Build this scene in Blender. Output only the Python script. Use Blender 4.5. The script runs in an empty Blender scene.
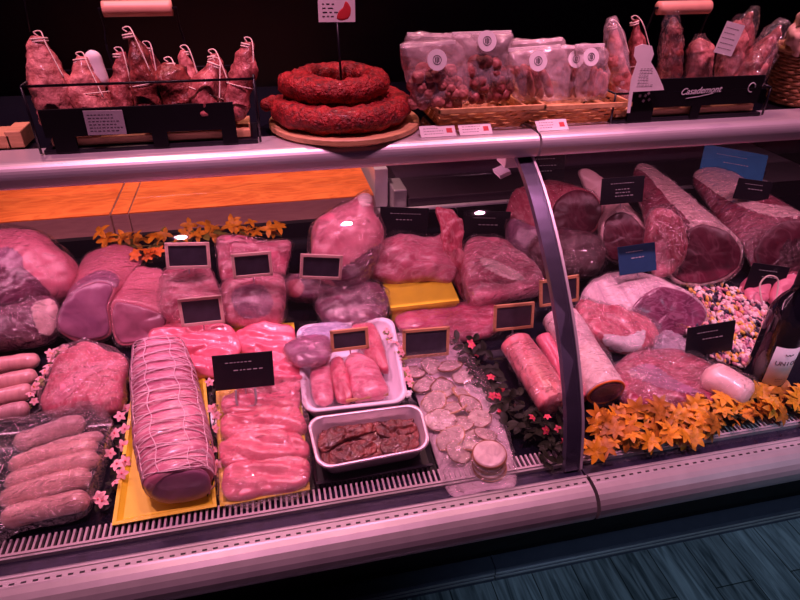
import bpy, bmesh, math, random
from mathutils import Vector, Matrix, noise
random.seed(7)
V = Vector; PI = math.pi
COL = bpy.context.scene.collection

# ------------------------------------------------------------------ camera
F = 600.0
ax = V((3080, 333, -F)).normalized()
yy = 375.0
ay = V((-(F*F + 333*yy)/3080, yy, -F)).normalized()
az = ax.cross(ay)
RWC = Matrix((ax, ay, az)).transposed()          # world -> camera
CAM = V((0, 0, 1.6))
cd = bpy.data.cameras.new('camera'); co = bpy.data.objects.new('camera', cd); COL.objects.link(co)
cd.sensor_width = 36; cd.lens = 27.0; cd.clip_start = .02; cd.clip_end = 50
co.matrix_world = Matrix.Translation(CAM) @ RWC.transposed().to_4x4()
bpy.context.scene.camera = co

def ray(px, py): return RWC.transposed() @ V((px-400, 300-py, -F))
SL = 1/6.0
DANG = math.degrees(math.atan(SL))
def zd(y): return .75 + SL*(y-.73)               # height of the sloping display deck
def up0(px, py, y):
    d = ray(px, py); return CAM + d*(y/d.y)
class Plane:
    """a plane through the deck line y0, tilted deg from horizontal, lifted along its normal"""
    def __init__(s, y0, deg=DANG, lift=0.0, z0=None):
        a = math.radians(deg)
        s.u = V((1, 0, 0)); s.v = V((0, math.cos(a), math.sin(a))); s.n = V((0, -math.sin(a), math.cos(a)))
        s.o = V((0, y0, zd(y0) if z0 is None else z0)) + s.n*lift
    def __call__(s, px, py, h=0.0):
        d = ray(px, py); t = (s.o + s.n*h - CAM).dot(s.n)/d.dot(s.n); return CAM + d*t
DK = Plane(1.0)                                  # the deck
def deck(px, py, h=0.0): return DK(px, py, h)
def level(px, py, z):
    d = ray(px, py); return CAM + d*((z-CAM.z)/d.z)

# ------------------------------------------------------------------ materials
MATS = {}
def lin(c): return tuple(x/12.92 if x <= .04045 else ((x+.055)/1.055)**2.4 for x in c)
def newmat(name):
    m = bpy.data.materials.new(name); m.use_nodes = True; nt = m.node_tree
    return m, nt, nt.nodes['Principled BSDF']
def N(nt, t, **kw):
    n = nt.nodes.new(t)
    for k, v in kw.items():
        if k in n.inputs.keys(): n.inputs[k].default_value = v
        else: setattr(n, k, v)
    return n
def coords(nt, scale=(1, 1, 1), rot=(0, 0, 0)):
    tc = N(nt, 'ShaderNodeTexCoord'); mp = N(nt, 'ShaderNodeMapping')
    mp.inputs['Scale'].default_value = scale; mp.inputs['Rotation'].default_value = rot
    nt.links.new(tc.outputs['Object'], mp.inputs['Vector']); return mp.outputs['Vector']
def c4(c): return (c[0], c[1], c[2], 1)
def ramp(nt, fac, stops):
    r = N(nt, 'ShaderNodeValToRGB'); e = r.color_ramp.elements
    e[0].position, e[0].color = stops[0][0], c4(stops[0][1]); e[1].position, e[1].color = stops[-1][0], c4(stops[-1][1])
    for p, c in stops[1:-1]:
        q = e.new(p); q.color = c4(c)
    nt.links.new(fac, r.inputs['Fac']); return r.outputs['Color']
def bump(nt, h, bs, strength=.4, dist=.004):
    b = N(nt, 'ShaderNodeBump'); b.inputs['Strength'].default_value = strength; b.inputs['Distance'].default_value = dist
    nt.links.new(h, b.inputs['Height']); nt.links.new(b.outputs['Normal'], bs.inputs['Normal'])
def plain(name, c, rough=.5, metal=0, coat=0, bumps=None, vary=0, spec=.5):
    if name in MATS: return MATS[name]
    m, nt, bs = newmat(name); bs.inputs['Roughness'].default_value = rough; bs.inputs['Metallic'].default_value = metal
    bs.inputs['Coat Weight'].default_value = coat; bs.inputs['Specular IOR Level'].default_value = spec
    nz = N(nt, 'ShaderNodeTexNoise'); nz.inputs['Scale'].default_value = bumps[0] if bumps else 30; nz.inputs['Detail'].default_value = 4
    nt.links.new(coords(nt), nz.inputs['Vector'])
    v = vary or .06
    nt.links.new(ramp(nt, nz.outputs['Fac'], [(.3, tuple(x*(1-v) for x in c)), (.7, tuple(min(1, x*(1+v)) for x in c))]), bs.inputs['Base Color'])
    if bumps: bump(nt, nz.outputs['Fac'], bs, bumps[1])
    MATS[name] = m; return m
def meat(name, c1, c2, sc=22, st=(1, 1, 1), rough=.38, coat=.35, bmp=.35, vein=None, vs=1.0, rot=(0, 0, 0), mid=.5):
    if name in MATS: return MATS[name]
    if name not in ('pale_fat', 'bone', 'pale_slice', 'sausage_skin', 'sausage_grey', 'striped_rind', 'loaf_paper', 'printed_paper'):
        c1, c2 = [(q[0]*.98, q[1]*.74, q[2]*.9) for q in (c1, c2)]
    m, nt, bs = newmat(name)
    vec = coords(nt, st, rot)
    n1 = N(nt, 'ShaderNodeTexNoise'); n1.inputs['Scale'].default_value = sc; n1.inputs['Detail'].default_value = 5; n1.inputs['Distortion'].default_value = .9
    nt.links.new(vec, n1.inputs['Vector'])
    col = ramp(nt, n1.outputs['Fac'], [(mid-.18, c1), (mid+.18, c2)])
    if vein:
        w = N(nt, 'ShaderNodeTexNoise'); w.inputs['Scale'].default_value = sc*1.7*vs; w.inputs['Detail'].default_value = 3; w.inputs['Distortion'].default_value = 2.2
        nt.links.new(vec, w.inputs['Vector'])
        rr = ramp(nt, w.outputs['Fac'], [(.44, (0, 0, 0)), (.5, (1, 1, 1)), (.56, (0, 0, 0))])
        mx = N(nt, 'ShaderNodeMix', data_type='RGBA'); sc_ = N(nt, 'ShaderNodeMath', operation='MULTIPLY'); sc_.inputs[1].default_value = .5; nt.links.new(rr, sc_.inputs[0]); nt.links.new(sc_.outputs[0], mx.inputs[0]); nt.links.new(col, mx.inputs[6]); mx.inputs[7].default_value = c4(vein)
        col = mx.outputs[2]
    nt.links.new(col, bs.inputs['Base Color'])
    bs.inputs['Roughness'].default_value = rough; bs.inputs['Coat Weight'].default_value = coat; bs.inputs['Coat Roughness'].default_value = .18
    bs.inputs['Subsurface Weight'].default_value = .0
    n2 = N(nt, 'ShaderNodeTexNoise'); n2.inputs['Scale'].default_value = sc*2.5; n2.inputs['Detail'].default_value = 5
    nt.links.new(vec, n2.inputs['Vector']); bump(nt, n2.outputs['Fac'], bs, bmp, .006)
    MATS[name] = m; return m
def sheet(name, rough=.08, base=.05, haze=.03, wrinkle=0.0, scale=40, tint=(1, 1, 1), hz=(.9, .85, .95), st=(1, 1, 1), pw=4.0):
    """thin clear glass or film: transparent, with a mirror share that grows towards grazing"""
    if name in MATS: return MATS[name]
    m, nt, bs = newmat(name); nt.nodes.remove(bs); out = nt.nodes['Material Output']
    lw = N(nt, 'ShaderNodeLayerWeight'); lw.inputs['Blend'].default_value = .5
    p = N(nt, 'ShaderNodeMath', operation='POWER'); p.inputs[1].default_value = pw; nt.links.new(lw.outputs['Facing'], p.inputs[0])
    ma = N(nt, 'ShaderNodeMath', operation='MULTIPLY_ADD'); ma.inputs[1].default_value = .75; ma.inputs[2].default_value = base; nt.links.new(p.outputs[0], ma.inputs[0])
    tr = N(nt, 'ShaderNodeBsdfTransparent'); tr.inputs['Color'].default_value = c4(tint)
    gl = N(nt, 'ShaderNodeBsdfGlossy'); gl.inputs['Roughness'].default_value = rough; gl.inputs['Color'].default_value = (.95, .95, .95, 1)
    df = N(nt, 'ShaderNodeBsdfDiffuse'); df.inputs['Color'].default_value = c4(hz)
    m1 = N(nt, 'ShaderNodeMixShader'); m1.inputs[0].default_value = haze; nt.links.new(tr.outputs[0], m1.inputs[1]); nt.links.new(df.outputs[0], m1.inputs[2])
    m2 = N(nt, 'ShaderNodeMixShader'); nt.links.new(ma.outputs[0], m2.inputs[0]); nt.links.new(m1.outputs[0], m2.inputs[1]); nt.links.new(gl.outputs[0], m2.inputs[2])
    if wrinkle:
        vec = coords(nt, st)
        n1 = N(nt, 'ShaderNodeTexNoise'); n1.inputs['Scale'].default_value = scale; n1.inputs['Detail'].default_value = 3; n1.inputs['Distortion'].default_value = 1.6
        nt.links.new(vec, n1.inputs['Vector'])
        b = N(nt, 'ShaderNodeBump'); b.inputs['Strength'].default_value = wrinkle; b.inputs['Distance'].default_value = .022
        nt.links.new(n1.outputs['Fac'], b.inputs['Height'])
        nt.links.new(b.outputs['Normal'], gl.inputs['Normal']); nt.links.new(b.outputs['Normal'], lw.inputs['Normal'])
    nt.links.new(m2.outputs[0], out.inputs['Surface'])
    MATS[name] = m; return m
def wood(name, c1, c2, st=(3, 40, 40), rough=.5, sc=1.5, dist=3, planks=None, bmp=.15):
    if name in MATS: return MATS[name]
    m, nt, bs = newmat(name); vec = coords(nt, st)
    n1 = N(nt, 'ShaderNodeTexNoise'); n1.inputs['Scale'].default_value = sc; n1.inputs['Detail'].default_value = 6; n1.inputs['Distortion'].default_value = dist
    nt.links.new(vec, n1.inputs['Vector'])
    col = ramp(nt, n1.outputs['Fac'], [(.35, c1), (.65, c2)])
    if planks:
        tc = N(nt, 'ShaderNodeTexCoord'); mp = N(nt, 'ShaderNodeMapping'); mp.inputs['Rotation'].default_value = (0, 0, PI/2)
        nt.links.new(tc.outputs['Object'], mp.inputs['Vector'])
        bk = N(nt, 'ShaderNodeTexBrick'); bk.inputs['Scale'].default_value = 1; bk.inputs['Brick Width'].default_value = 1.1; bk.inputs['Row Height'].default_value = planks
        bk.inputs['Mortar Size'].default_value = .0018; bk.inputs['Color1'].default_value = (.55, .55, .55, 1); bk.inputs['Color2'].default_value = (1, 1, 1, 1); bk.inputs['Mortar'].default_value = (.08, .08, .08, 1)
        bk.inputs['Bias'].default_value = 0.0
        nt.links.new(mp.outputs[0], bk.inputs['Vector'])
        mx = N(nt, 'ShaderNodeMix', data_type='RGBA', blend_type='MULTIPLY'); mx.inputs[0].default_value = 1
        nt.links.new(col, mx.inputs[6]); nt.links.new(bk.outputs['Color'], mx.inputs[7]); col = mx.outputs[2]
    nt.links.new(col, bs.inputs['Base Color']); bs.inputs['Roughness'].default_value = rough
    bump(nt, n1.outputs['Fac'], bs, bmp, .003)
    MATS[name] = m; return m

M = dict(
 steel=plain('brushed_aluminium', (.62, .56, .62), .38, .55, bumps=(8, .02)),
 rail=plain('rail_aluminium', (.36, .34, .36), .35, .3),
 post=plain('dark_post_metal', (.16, .15, .24), .3, .6),
 black=plain('black_plastic', (.007, .006, .011), .35, spec=.3),
 blackgloss=plain('black_gloss', (.006, .006, .012), .1, 0, .3),
 blackmat=plain('black_matte', (.0035, .003, .005), .75, spec=.1),
 channel=plain('channel_metal', (.025, .022, .05), .2, .3, bumps=(60, .02), vary=.3),
 white=plain('white_plastic', (.75, .7, .78), .35, coat=.2),
 paper=plain('white_paper', (.8, .74, .76), .7),
 ink=plain('black_ink', (.03, .02, .03), .7),
 chalk=plain('chalk_white', (.6, .6, .62), .8),
 redink=plain('red_ink', (.6, .03, .04), .6),
 yellow=plain('yellow_plastic', (.8, .64, .035), .4, coat=.2),
 slate=plain('slate_board', (.035, .03, .05), .3, bumps=(40, .03), vary=.3),
 frame=wood('frame_wood', (.5, .26, .12), (.62, .34, .17)),
 framep=wood('pale_frame_wood', (.62, .42, .38), (.72, .5, .44)),
 board=wood('orange_board_wood', (.72, .15, .03), (1, .27, .06), (5, 16, 6), .45, 1.5, 2.6),
 boardside=wood('board_side', (.5, .26, .24), (.58, .32, .28), (3, 20, 20)),
 wood=wood('pale_wood', (.55, .28, .14), (.7, .38, .2), (4, 40, 40)),
 handle=plain('handle_wood', (.85, .42, .3), .45),
 twine=plain('twine', (.75, .6, .52), .8),
 wicker=wood('wicker', (.5, .24, .1), (.75, .42, .2), (30, 30, 60), .55, 1.5, 1),
 wickerd=wood('brown_wicker', (.3, .12, .05), (.52, .25, .11), (30, 30, 60), .5, 1.5, 1),
 glass=sheet('clear_glass', .015, .025, .004),
 film=sheet('clear_film', .08, .12, .018, 1.0, 30, st=(1, 2.2, 1), pw=3.0),
 filmt=sheet('tight_film', .10, .05, .01, .7, 45, st=(1, 2, 1)),
 filmh=sheet('hazy_film', .25, .06, .26, .8, 30, hz=(.85, .72, .85)),
 lilac=sheet('lilac_film', .22, .12, .3, .9, 35, hz=(.5, .45, .8)),
 bag=sheet('clear_bag', .12, .08, .24, .6, 25, hz=(1, .8, .86)),
 leafd=plain('dark_leaf', (.014, .017, .008), .5, vary=.5, spec=.25),
 leafg=plain('green_leaf', (.2, .2, .03), .45, vary=.4),
 petalp=plain('pink_petal', (.9, .45, .5), .5, vary=.15),
 petalh=plain('hot_pink_petal', (.75, .07, .14), .5, vary=.2),
 petaly=plain('yellow_petal', (.68, .29, .01), .5, vary=.35, bumps=(50, .1)),
 petalx=plain('shaded_amber_petal', (.42, .15, .008), .55, vary=.4),  # darker copy of the yellow petal: shade among blossoms put into the colour
 petalo=plain('orange_petal', (.8, .2, .02), .5, vary=.2),
 paleham=meat('pale_fat', (.8, .5, .5), (.9, .62, .6), 14, bmp=.15),
 pork=meat('pink_pork', (.62, .2, .25), (.78, .34, .37), 7, (1, 1.6, 1), bmp=.2),
 porkv=meat('pork_marbled', (.5, .1, .16), (.78, .34, .38), 9, (1, 2.6, 1.4), vein=(.85, .5, .53), vs=.8),
 plum=meat('plum_meat', (.10, .025, .06), (.27, .085, .15), 10, (1, 2.2, 1), vein=(.38, .18, .27), rough=.3),
 lilacm=meat('lilac_meat', (.26, .12, .2), (.46, .25, .33), 9, (1, 2, 1), rough=.3),
 red=meat('red_meat', (.45, .06, .10), (.68, .19, .23), 9, (2.2, 1, 1), vein=(.78, .38, .4), vs=.8),
 deep=meat('deep_ham', (.07, .008, .02), (.16, .022, .05), 8, (1, 1, 1), vein=(.22, .07, .1), rough=.4, vs=.7, coat=.12),
 ruby=meat('ruby_meat', (.2, .015, .045), (.42, .05, .11), 9, (1, 3, 1), vein=(.55, .22, .3)),
 chick=meat('chicken', (.62, .13, .18), (.82, .29, .33), 9, (1, 2.5, 1), rough=.28, coat=.7),
 saus=meat('sausage_skin', (.55, .27, .27), (.7, .38, .36), 14, (4, 1, 1), rough=.28, coat=.8, bmp=.12),
 sausg=meat('sausage_grey', (.45, .24, .25), (.6, .33, .33), 26, (4, 1, 1), rough=.35, bmp=.15),
 salami=meat('dry_salami', (.12, .02, .015), (.5, .17, .14), 45, (1, 1, .7), rough=.5, coat=.15, bmp=.9),
 salamip=meat('pale_salami', (.26, .07, .05), (.75, .36, .28), 40, (1, 1, .7), rough=.55, coat=.1, bmp=.9),
 salamid=meat('dark_salami', (.05, .008, .006), (.33, .08, .055), 50, (1, 1, .7), rough=.42, coat=.3, bmp=.9),
 chorizo=meat('red_coil', (.07, .002, .003), (.42, .02, .018), 75, (1, 1, 1), rough=.55, coat=.06, bmp=1.0, mid=.46),
 pate=meat('brown_pate', (.04, .01, .008), (.24, .065, .04), 40, (1, 1, 1), rough=.5, bmp=1.0),
 loin=meat('loin', (.36, .12, .18), (.58, .25, .31), 10, (1, 3.5, 1), rough=.35, vein=(.7, .42, .46), vs=.6),
 slice=meat('pale_slice', (.4, .28, .28), (.72, .58, .54), 45, bmp=.15),
 rind=plain('dark_rind', (.25, .09, .04), .6),
 bone=meat('bone', (.82, .58, .55), (.9, .7, .66), 20, bmp=.1),
)
# ------------------------------------------------------------------ object helpers
ORIG = {}
def tagit(o, label, cat, group=None):
    o['label'] = label; o['category'] = cat
    if group: o['group'] = group
    return o
def thing(name, label, cat, loc, group=None):
    o = bpy.data.objects.new(name, None); COL.objects.link(o); o.location = V(loc); o.empty_display_size = .05
    ORIG[o.name] = V(loc); return tagit(o, label, cat, group)
def obj(name, bm, mat, parent=None, smooth=True, kind=None, origin=None):
    """links one mesh; vertices come in world space and are moved to the parent's or own origin"""
    bmesh.ops.recalc_face_normals(bm, faces=bm.faces)
    me = bpy.data.meshes.new(name); 
    if parent is not None: o0 = ORIG[parent.name]
    else:
        if origin is None:
            xs = [v.co for v in bm.verts]; n = len(xs)
            origin = V((sum(v.x for v in xs)/n, sum(v.y for v in xs)/n, min(v.z for v in xs)))
        o0 = V(origin)
    for v in bm.verts: v.co -= o0
    bm.to_mesh(me); bm.free()
    if smooth: me.shade_smooth()
    me.materials.append(mat if not isinstance(mat, str) else M[mat])
    o = bpy.data.objects.new(name, me); COL.objects.link(o)
    ORIG[o.name] = o0
    if parent is not None: o.parent = parent; o.location = (0, 0, 0)
    else: o.location = o0
    if parent is not None and parent.type == 'MESH': pass
    if kind: o['kind'] = kind
    return o
def dup(root, loc, rot=None, label=None, scale=None, mat=None):
    def cp(o, par):
        c = o.copy(); COL.objects.link(c)
        if par is not None: c.parent = par
        for ch in list(o.children): cp(ch, c)
        return c
    r = cp(root, None); r.location = V(loc)
    if rot is not None: r.rotation_euler = rot
    if scale is not None: r.scale = scale
    if label: r['label'] = label
    ORIG[r.name] = V(loc)
    return r
BM = bmesh.new
def box(bm, lo, hi, mtx=None, bev=0):
    lo, hi = V(lo), V(hi)
    g = bmesh.ops.create_cube(bm, size=1); vs = g['verts']
    for v in vs: v.co = V(((lo.x+hi.x)/2 + v.co.x*(hi.x-lo.x), (lo.y+hi.y)/2 + v.co.y*(hi.y-lo.y), (lo.z+hi.z)/2 + v.co.z*(hi.z-lo.z)))
    if bev:
        es = list({e for v in vs for e in v.link_edges})
        r = bmesh.ops.bevel(bm, geom=es, offset=bev, segments=2, affect='EDGES', profile=.5); vs = list({v for f in r['faces'] for v in f.verts} | {v for v in vs if v.is_valid})
    if mtx is not None:
        for v in vs: v.co = mtx @ v.co
    return bm
def sbox(bm, c, u, v, n, hu, hv, hn, bev=0):
    """oriented box: centre, axes, half sizes"""
    m = Matrix.Translation(c) @ Matrix((V(u).normalized(), V(v).normalized(), V(n).normalized())).transposed().to_4x4()
    return box(bm, (-hu, -hv, -hn), (hu, hv, hn), m, bev)
def prism(bm, pts, dirv):
    """closed prism from a planar loop"""
    a = [bm.verts.new(p) for p in pts]; b = [bm.verts.new(V(p)+V(dirv)) for p in pts]; n = len(pts)
    bm.faces.new(a); bm.faces.new(b[::-1])
    for i in range(n): bm.faces.new((a[i], b[i], b[(i+1) % n], a[(i+1) % n]))
    return bm
def xprofile(bm, prof, x0, x1):
    return prism(bm, [(x0, y, z) for y, z in prof], (x1-x0, 0, 0))
def catmull(pts, n, closed=True):
    P = [V(p) for p in pts]; k = len(P); segs = k if closed else k-1; out = []
    for i in range(n if closed else n+1):
        t = i/n*segs; j = min(int(t), segs-1); f = t-j
        if closed: p0, p1, p2, p3 = P[(j-1) % k], P[j % k], P[(j+1) % k], P[(j+2) % k]
        else: p0, p1, p2, p3 = P[max(j-1, 0)], P[j], P[min(j+1, k-1)], P[min(j+2, k-1)]
        out.append(.5*((2*p1)+(p2-p0)*f+(2*p0-5*p1+4*p2-p3)*f*f+(3*p1-p0-3*p2+p3)*f**3))
    return out
def inside(x, y, P):
    r = False; j = len(P)-1
    for i in range(len(P)):
        if (P[i][1] > y) != (P[j][1] > y) and x < (P[j][0]-P[i][0])*(y-P[i][1])/(P[j][1]-P[i][1])+P[i][0]: r = not r
        j = i
    return r
def wob(p, fr, amp, seed):
    return noise.noise(p*fr + V((seed*3.1, seed*1.7, seed)))*amp
def pillow(bm, pts, n, tf, tb, p=2.6, amp=.004, fr=22, seed=0, N_=72, rings=12, fold=0, folddir=None, foldfr=60, floor=None, crease=0, off=0.0):
    """a solid lump from its outline: rounded on both sides of the outline's plane"""
    n = V(n).normalized(); L = catmull(pts, N_); c = sum(L, V())/len(L)
    ss = [math.cos(i/rings*PI/2)**.8 for i in range(rings)]    # 1 ... ->0
    def pos(q, s, side):
        h = (max(0, 1-s**p))**(1/p)
        b = c + (q-c)*s + n*(h*(tf if side > 0 else -tb))
        w = wob(b, fr, amp, seed) + wob(b, fr*2.7, amp*.4, seed+5)
        if crease: w -= crease*max(0, 1-abs(noise.noise(b*fr*.55+V((seed*2.3, 7, seed))))*7)*h
        if fold:
            dd = V(folddir or (1, .3, 0)); w += fold*math.sin(b.dot(dd)*foldfr + 4*noise.noise(b*9+V((seed, 0, 0))))*h
        b = b + n*(w+off)*(1 if side > 0 else -1)*(.3+.7*h) + (q-c).normalized()*(w*.8+off)*s
        if floor is not None:
            zf = zd(b.y)+floor if floor < .5 else floor
            if b.z < zf: b.z = zf
        return b
    rim = [bm.verts.new(pos(q, 1, 1)) for q in L]
    for side in (1, -1):
        if side < 0 and tb <= 0 and False: continue
        prev = rim
        for s in ss[1:]:
            cur = [bm.verts.new(pos(q, s, side)) for q in L]
            for i in range(N_):
                bm.faces.new((prev[i], prev[(i+1) % N_], cur[(i+1) % N_], cur[i]))
            prev = cur
        cv = bm.verts.new(pos(c+V((1e-5, 0, 0)), 0, side))
        for i in range(N_): bm.faces.new((prev[i], prev[(i+1) % N_], cv))
    return bm
def tube(bm, path, rad, seg=16, sy=1.0, up=(0, 0, 1), amp=0, fr=40, seed=0, cap=True, sub=None, pw=2.0, closed=False, ridge=None):
    """sweep of an oval along a path; rad is a number or a list; round caps"""
    P = [V(p) for p in path]
    if sub: P = catmull(P, sub, closed)
    k = len(P)
    if isinstance(rad, (int, float)): R = [rad]*k
    else:
        R = []
        for i in range(k):
            t = i/(k-1)*(len(rad)-1); j = min(int(t), len(rad)-2); f = t-j; R.append(rad[j]*(1-f)+rad[j+1]*f)
    rings = []; up = V(up)
    for i in range(k):
        if closed: d = P[(i+1) % k]-P[i-1]
        else: d = P[min(i+1, k-1)]-P[max(i-1, 0)]
        d.normalize(); s = d.cross(up)
        if s.length < .05: s = d.cross(V((1, 0, .1)))
        s.normalize(); w = s.cross(d).normalized(); ring = []
        for j in range(seg):
            a = 2*PI*j/seg; ca, sa = math.cos(a), math.sin(a)
            if pw != 2: ca = math.copysign(abs(ca)**(2/pw), ca); sa = math.copysign(abs(sa)**(2/pw), sa)
            q = P[i] + s*ca*R[i] + w*sa*R[i]*sy
            if amp or ridge:
                o = (q-P[i]).normalized(); q = q + o*((wob(q, fr, amp, seed)+wob(q, fr*2.3, amp*.5, seed+9)) if amp else 0)
                if ridge: q = q + o*ridge(i/(k-1), a)
            ring.append(bm.verts.new(q))
        rings.append(ring)
    for i in range(k if closed else k-1):
        a, b = rings[i], rings[(i+1) % k]
        for j in range(seg): bm.faces.new((a[j], a[(j+1) % seg], b[(j+1) % seg], b[j]))
    if cap and not closed: bm.faces.new(rings[0][::-1]); bm.faces.new(rings[-1])
    return bm
def capsule(bm, a, b, r, bend=0, bdir=(0, 0, 1), amp=.002, seed=0, seg=18, n=22, sy=1.0, tip=.25, fr=30):
    """sausage with domed ends, bent by bend towards bdir"""
    a, b = V(a), V(b); path = []; R = []
    for i in range(n+1):
        t = i/n; path.append(a.lerp(b, t)+V(bdir)*bend*(4*t*(1-t)))
        e = min(t, 1-t)/tip; R.append(max(.12, math.sqrt(max(0, 1-(1-min(1, e))**2)))*r)
    return tube(bm, path, R, seg, sy, amp=amp, seed=seed, fr=fr)
def text(name, s, size, parent, c, u, v, mat, shear=0.0, thick=.0004, kind=None):
    cu = bpy.data.curves.new(name, 'FONT'); cu.body = s; cu.size = size; cu.align_x = 'CENTER'; cu.align_y = 'CENTER'; cu.extrude = thick; cu.shear = shear
    t = bpy.data.objects.new('tmp', cu); COL.objects.link(t)
    dg = bpy.context.evaluated_depsgraph_get(); me = bpy.data.meshes.new_from_object(t.evaluated_get(dg))
    bpy.data.objects.remove(t)
    u = V(u).normalized(); v = V(v).normalized(); n = u.cross(v)
    m = Matrix.Translation(V(c)-ORIG[parent.name]) @ Matrix((u, v, n)).transposed().to_4x4()
    me.transform(m); me.name = name; me.materials.clear(); me.materials.append(M[mat])
    o = bpy.data.objects.new(name, me); COL.objects.link(o); o.parent = parent; ORIG[o.name] = ORIG[parent.name]
    return o
def scribble(bm, c, u, v, n, rows, w, h, seed=0, size=.0016):
    """rows of small illegible strokes on a card"""
    rg = random.Random(seed); u, v, n = V(u).normalized(), V(v).normalized(), V(n).normalized()
    for i in range(rows):
        y = h*(.5-(i+.5)/rows); x = -w/2
        end = w/2*(rg.uniform(.3, 1))
        while x < end:
            l = rg.uniform(.8, 2.4)*size
            sbox(bm, V(c)+u*(x+l)+v*y, u, v, n, l*.8, size*.35, .0002); x += 2*l+size
    return bm
def struct(o): o['kind'] = 'structure'; return o

# ------------------------------------------------------------------ the room
M['floorw'] = wood('floor_planks', (.06, .08, .10), (.36, .41, .46), (26, 2.2, 10), .5, 1.6, 1.5, planks=.125, bmp=.2)
struct(obj('floor', box(BM(), (-2.5, -1.6, -.05), (4, 3.2, 0)), 'floorw', smooth=False))
struct(obj('wall_back', box(BM(), (-2.5, 2.6, 0), (4, 2.7, 2.9)), plain('back_wall_paint', (.008, .0035, .014), .5), smooth=False))
struct(obj('wall_left', box(BM(), (-2.6, -1.6, 0), (-2.5, 2.6, 2.9)), plain('side_wall_paint', (.02, .015, .03), .7), smooth=False))
struct(obj('wall_right', box(BM(), (4, -1.6, 0), (4.1, 2.6, 2.9)), 'white' if False else MATS['side_wall_paint'], smooth=False))
struct(obj('ceiling', box(BM(), (-2.5, -1.6, 2.9), (4, 2.6, 2.95)), MATS['side_wall_paint'], smooth=False))

# ------------------------------------------------------------------ display case units
XD = .507                                           # where the two case units meet
GL = [(.684, .752), (.715, .86), (.785, .98), (.88, 1.09), (.985, 1.18), (1.085, 1.236)]
GLP = [(p.x, p.y) for p in catmull([(a, b, 0) for a, b in GL], 28, False)]
def arc(cy, cz, r, a0, a1, n=8): return [(cy+r*math.cos(math.radians(a0+(a1-a0)*i/n)), cz+r*math.sin(math.radians(a0+(a1-a0)*i/n))) for i in range(n+1)]
def case_unit(x0, x1, label, post):
    t = thing('refrigerated_display_case', label, 'display case', ((x0+x1)/2, 1.1, 0))
    # body under the rail, sloping back to the foot
    obj('base_panel', xprofile(BM(), [(.66, .67), (.66, .70), (.72, .735), (1.5, .735), (1.5, .07), (.99, .07), (.97, .12)], x0, x1), 'blackmat', t, False)
    pl = BM(); xprofile(pl, [(.955, 0), (.955, .055), (1.45, .055), (1.45, 0)], x0, x1); obj('plinth', pl, plain('plinth_metal', (.09, .09, .14), .35, .5), t, False)
    b = BM()
    for z in (.018, .034): box(b, (x0, .951, z), (x1, .957, z+.004))
    obj('plinth_trim', b, 'rail', t, False)
    # rounded bumper rail
    r = BM(); xprofile(r, [(.70, .735)]+[(.664, .752), (.650, .752)]+arc(.648, .714, .037, 92, 215)+[(.66, .685), (.70, .69)], x0+.002, x1-.002)
    obj('bumper_rail', r, 'rail', t, False)
    r = BM(); x = x0+.01
    while x < x1-.015:
        box(r, (x, .6525, .7515), (x+.0075, .6555, .7526)); x += .0165
    obj('rail_slot', r, 'black', t, False, kind='stuff')
    ch = BM(); xprofile(ch, [(.664, .735), (.664, .746), (.704, .747), (.704, .744), (.738, .744), (.738, .735)], x0, x1); obj('glass_channel', ch, 'channel', t, False)
    ch = BM(); box(ch, (x0, .664, .746), (x1, .668, .7535)); box(ch, (x0, .699, .7465), (x1, .7035, .7545)); obj('channel_edge', ch, 'rail', t, False)
    # comb-shaped air grille
    g = BM(); x = x0+.004
    while x < x1-.006:
        box(g, (x, .708, .7485), (x+.0036, .736, .756)); x += .0095
    box(g, (x0, .704, .749), (x1, .7085, .7565)); obj('air_grille', g, plain('grille_plastic', (.5, .42, .46), .5), t, False, kind='stuff')
    # sloping deck and back
    dk = BM(); xprofile(dk, [(.735, .735), (.735, zd(.735)-.003), (1.5, zd(1.5)), (1.5, .735)], x0, x1); obj('display_deck', dk, 'blackgloss', t, False)
    bk = BM(); xprofile(bk, [(1.5, .735), (1.5, .922), (1.52, .922), (1.52, .735)], x0, x1); obj('rear_panel', bk, 'black', t, False)
    # service shelf on top: aluminium nose and dark glass
    no = BM(); xprofile(no, [(1.13, 1.263), (1.13, 1.268), (1.062, 1.270)]+arc(1.055, 1.25, .02, 85, 190)+arc(1.05, 1.238, .012, 190, 270, 4)+[(1.13, 1.228)], x0+.001, x1-.001); obj('shelf_nose', no, 'steel', t, False)
    sh = BM(); box(sh, (x0, 1.131, 1.252), (x1, 1.56, 1.264)); obj('service_shelf', sh, 'blackgloss', t, False)
    # curved glass front
    gl = BM(); lo = [gl.verts.new((x0+.004, a, b_)) for a, b_ in GLP]; hi = [gl.verts.new((x1-.004, a, b_)) for a, b_ in GLP]
    for i in range(len(lo)-1): gl.faces.new((lo[i], lo[i+1], hi[i+1], hi[i]))
    obj('curved_glass', gl, 'glass', t)
    if post:
        p = BM()
        inner = [(a+.013, b_-.006) for a, b_ in GLP]
        xprofile(p, GLP + inner[::-1], XD-.034, XD-.004); obj('glass_post', p, 'post', t, False)
        p = BM(); xprofile(p, [(a-.002, b_+.002) for a, b_ in GLP]+[(a+.001, b_-.001) for a, b_ in GLP][::-1], XD-.006, XD-.001); obj('glass_edge', p, 'steel', t, False)
        p = BM(); box(p, (XD-.05, 1.075, 1.195), (XD-.02, 1.125, 1.228), bev=.003); sbox(p, (XD-.045, 1.1, 1.18), (1, 0, .4), (0, 1, 0), (-.4, 0, 1), .012, .02, .004); obj('glass_clamp', p, 'white', t, False)
    # fluorescent-style lamp tube below the shelf
    lt = BM(); box(lt, (x0+.05, 1.16, 1.228), (x1-.05, 1.20, 1.2515)); obj('lamp_housing', lt, 'rail', t, False)
    return t
case_unit(-1.3, XD, 'left black refrigerated meat case with a curved glass front and an upright post', True)
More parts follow.
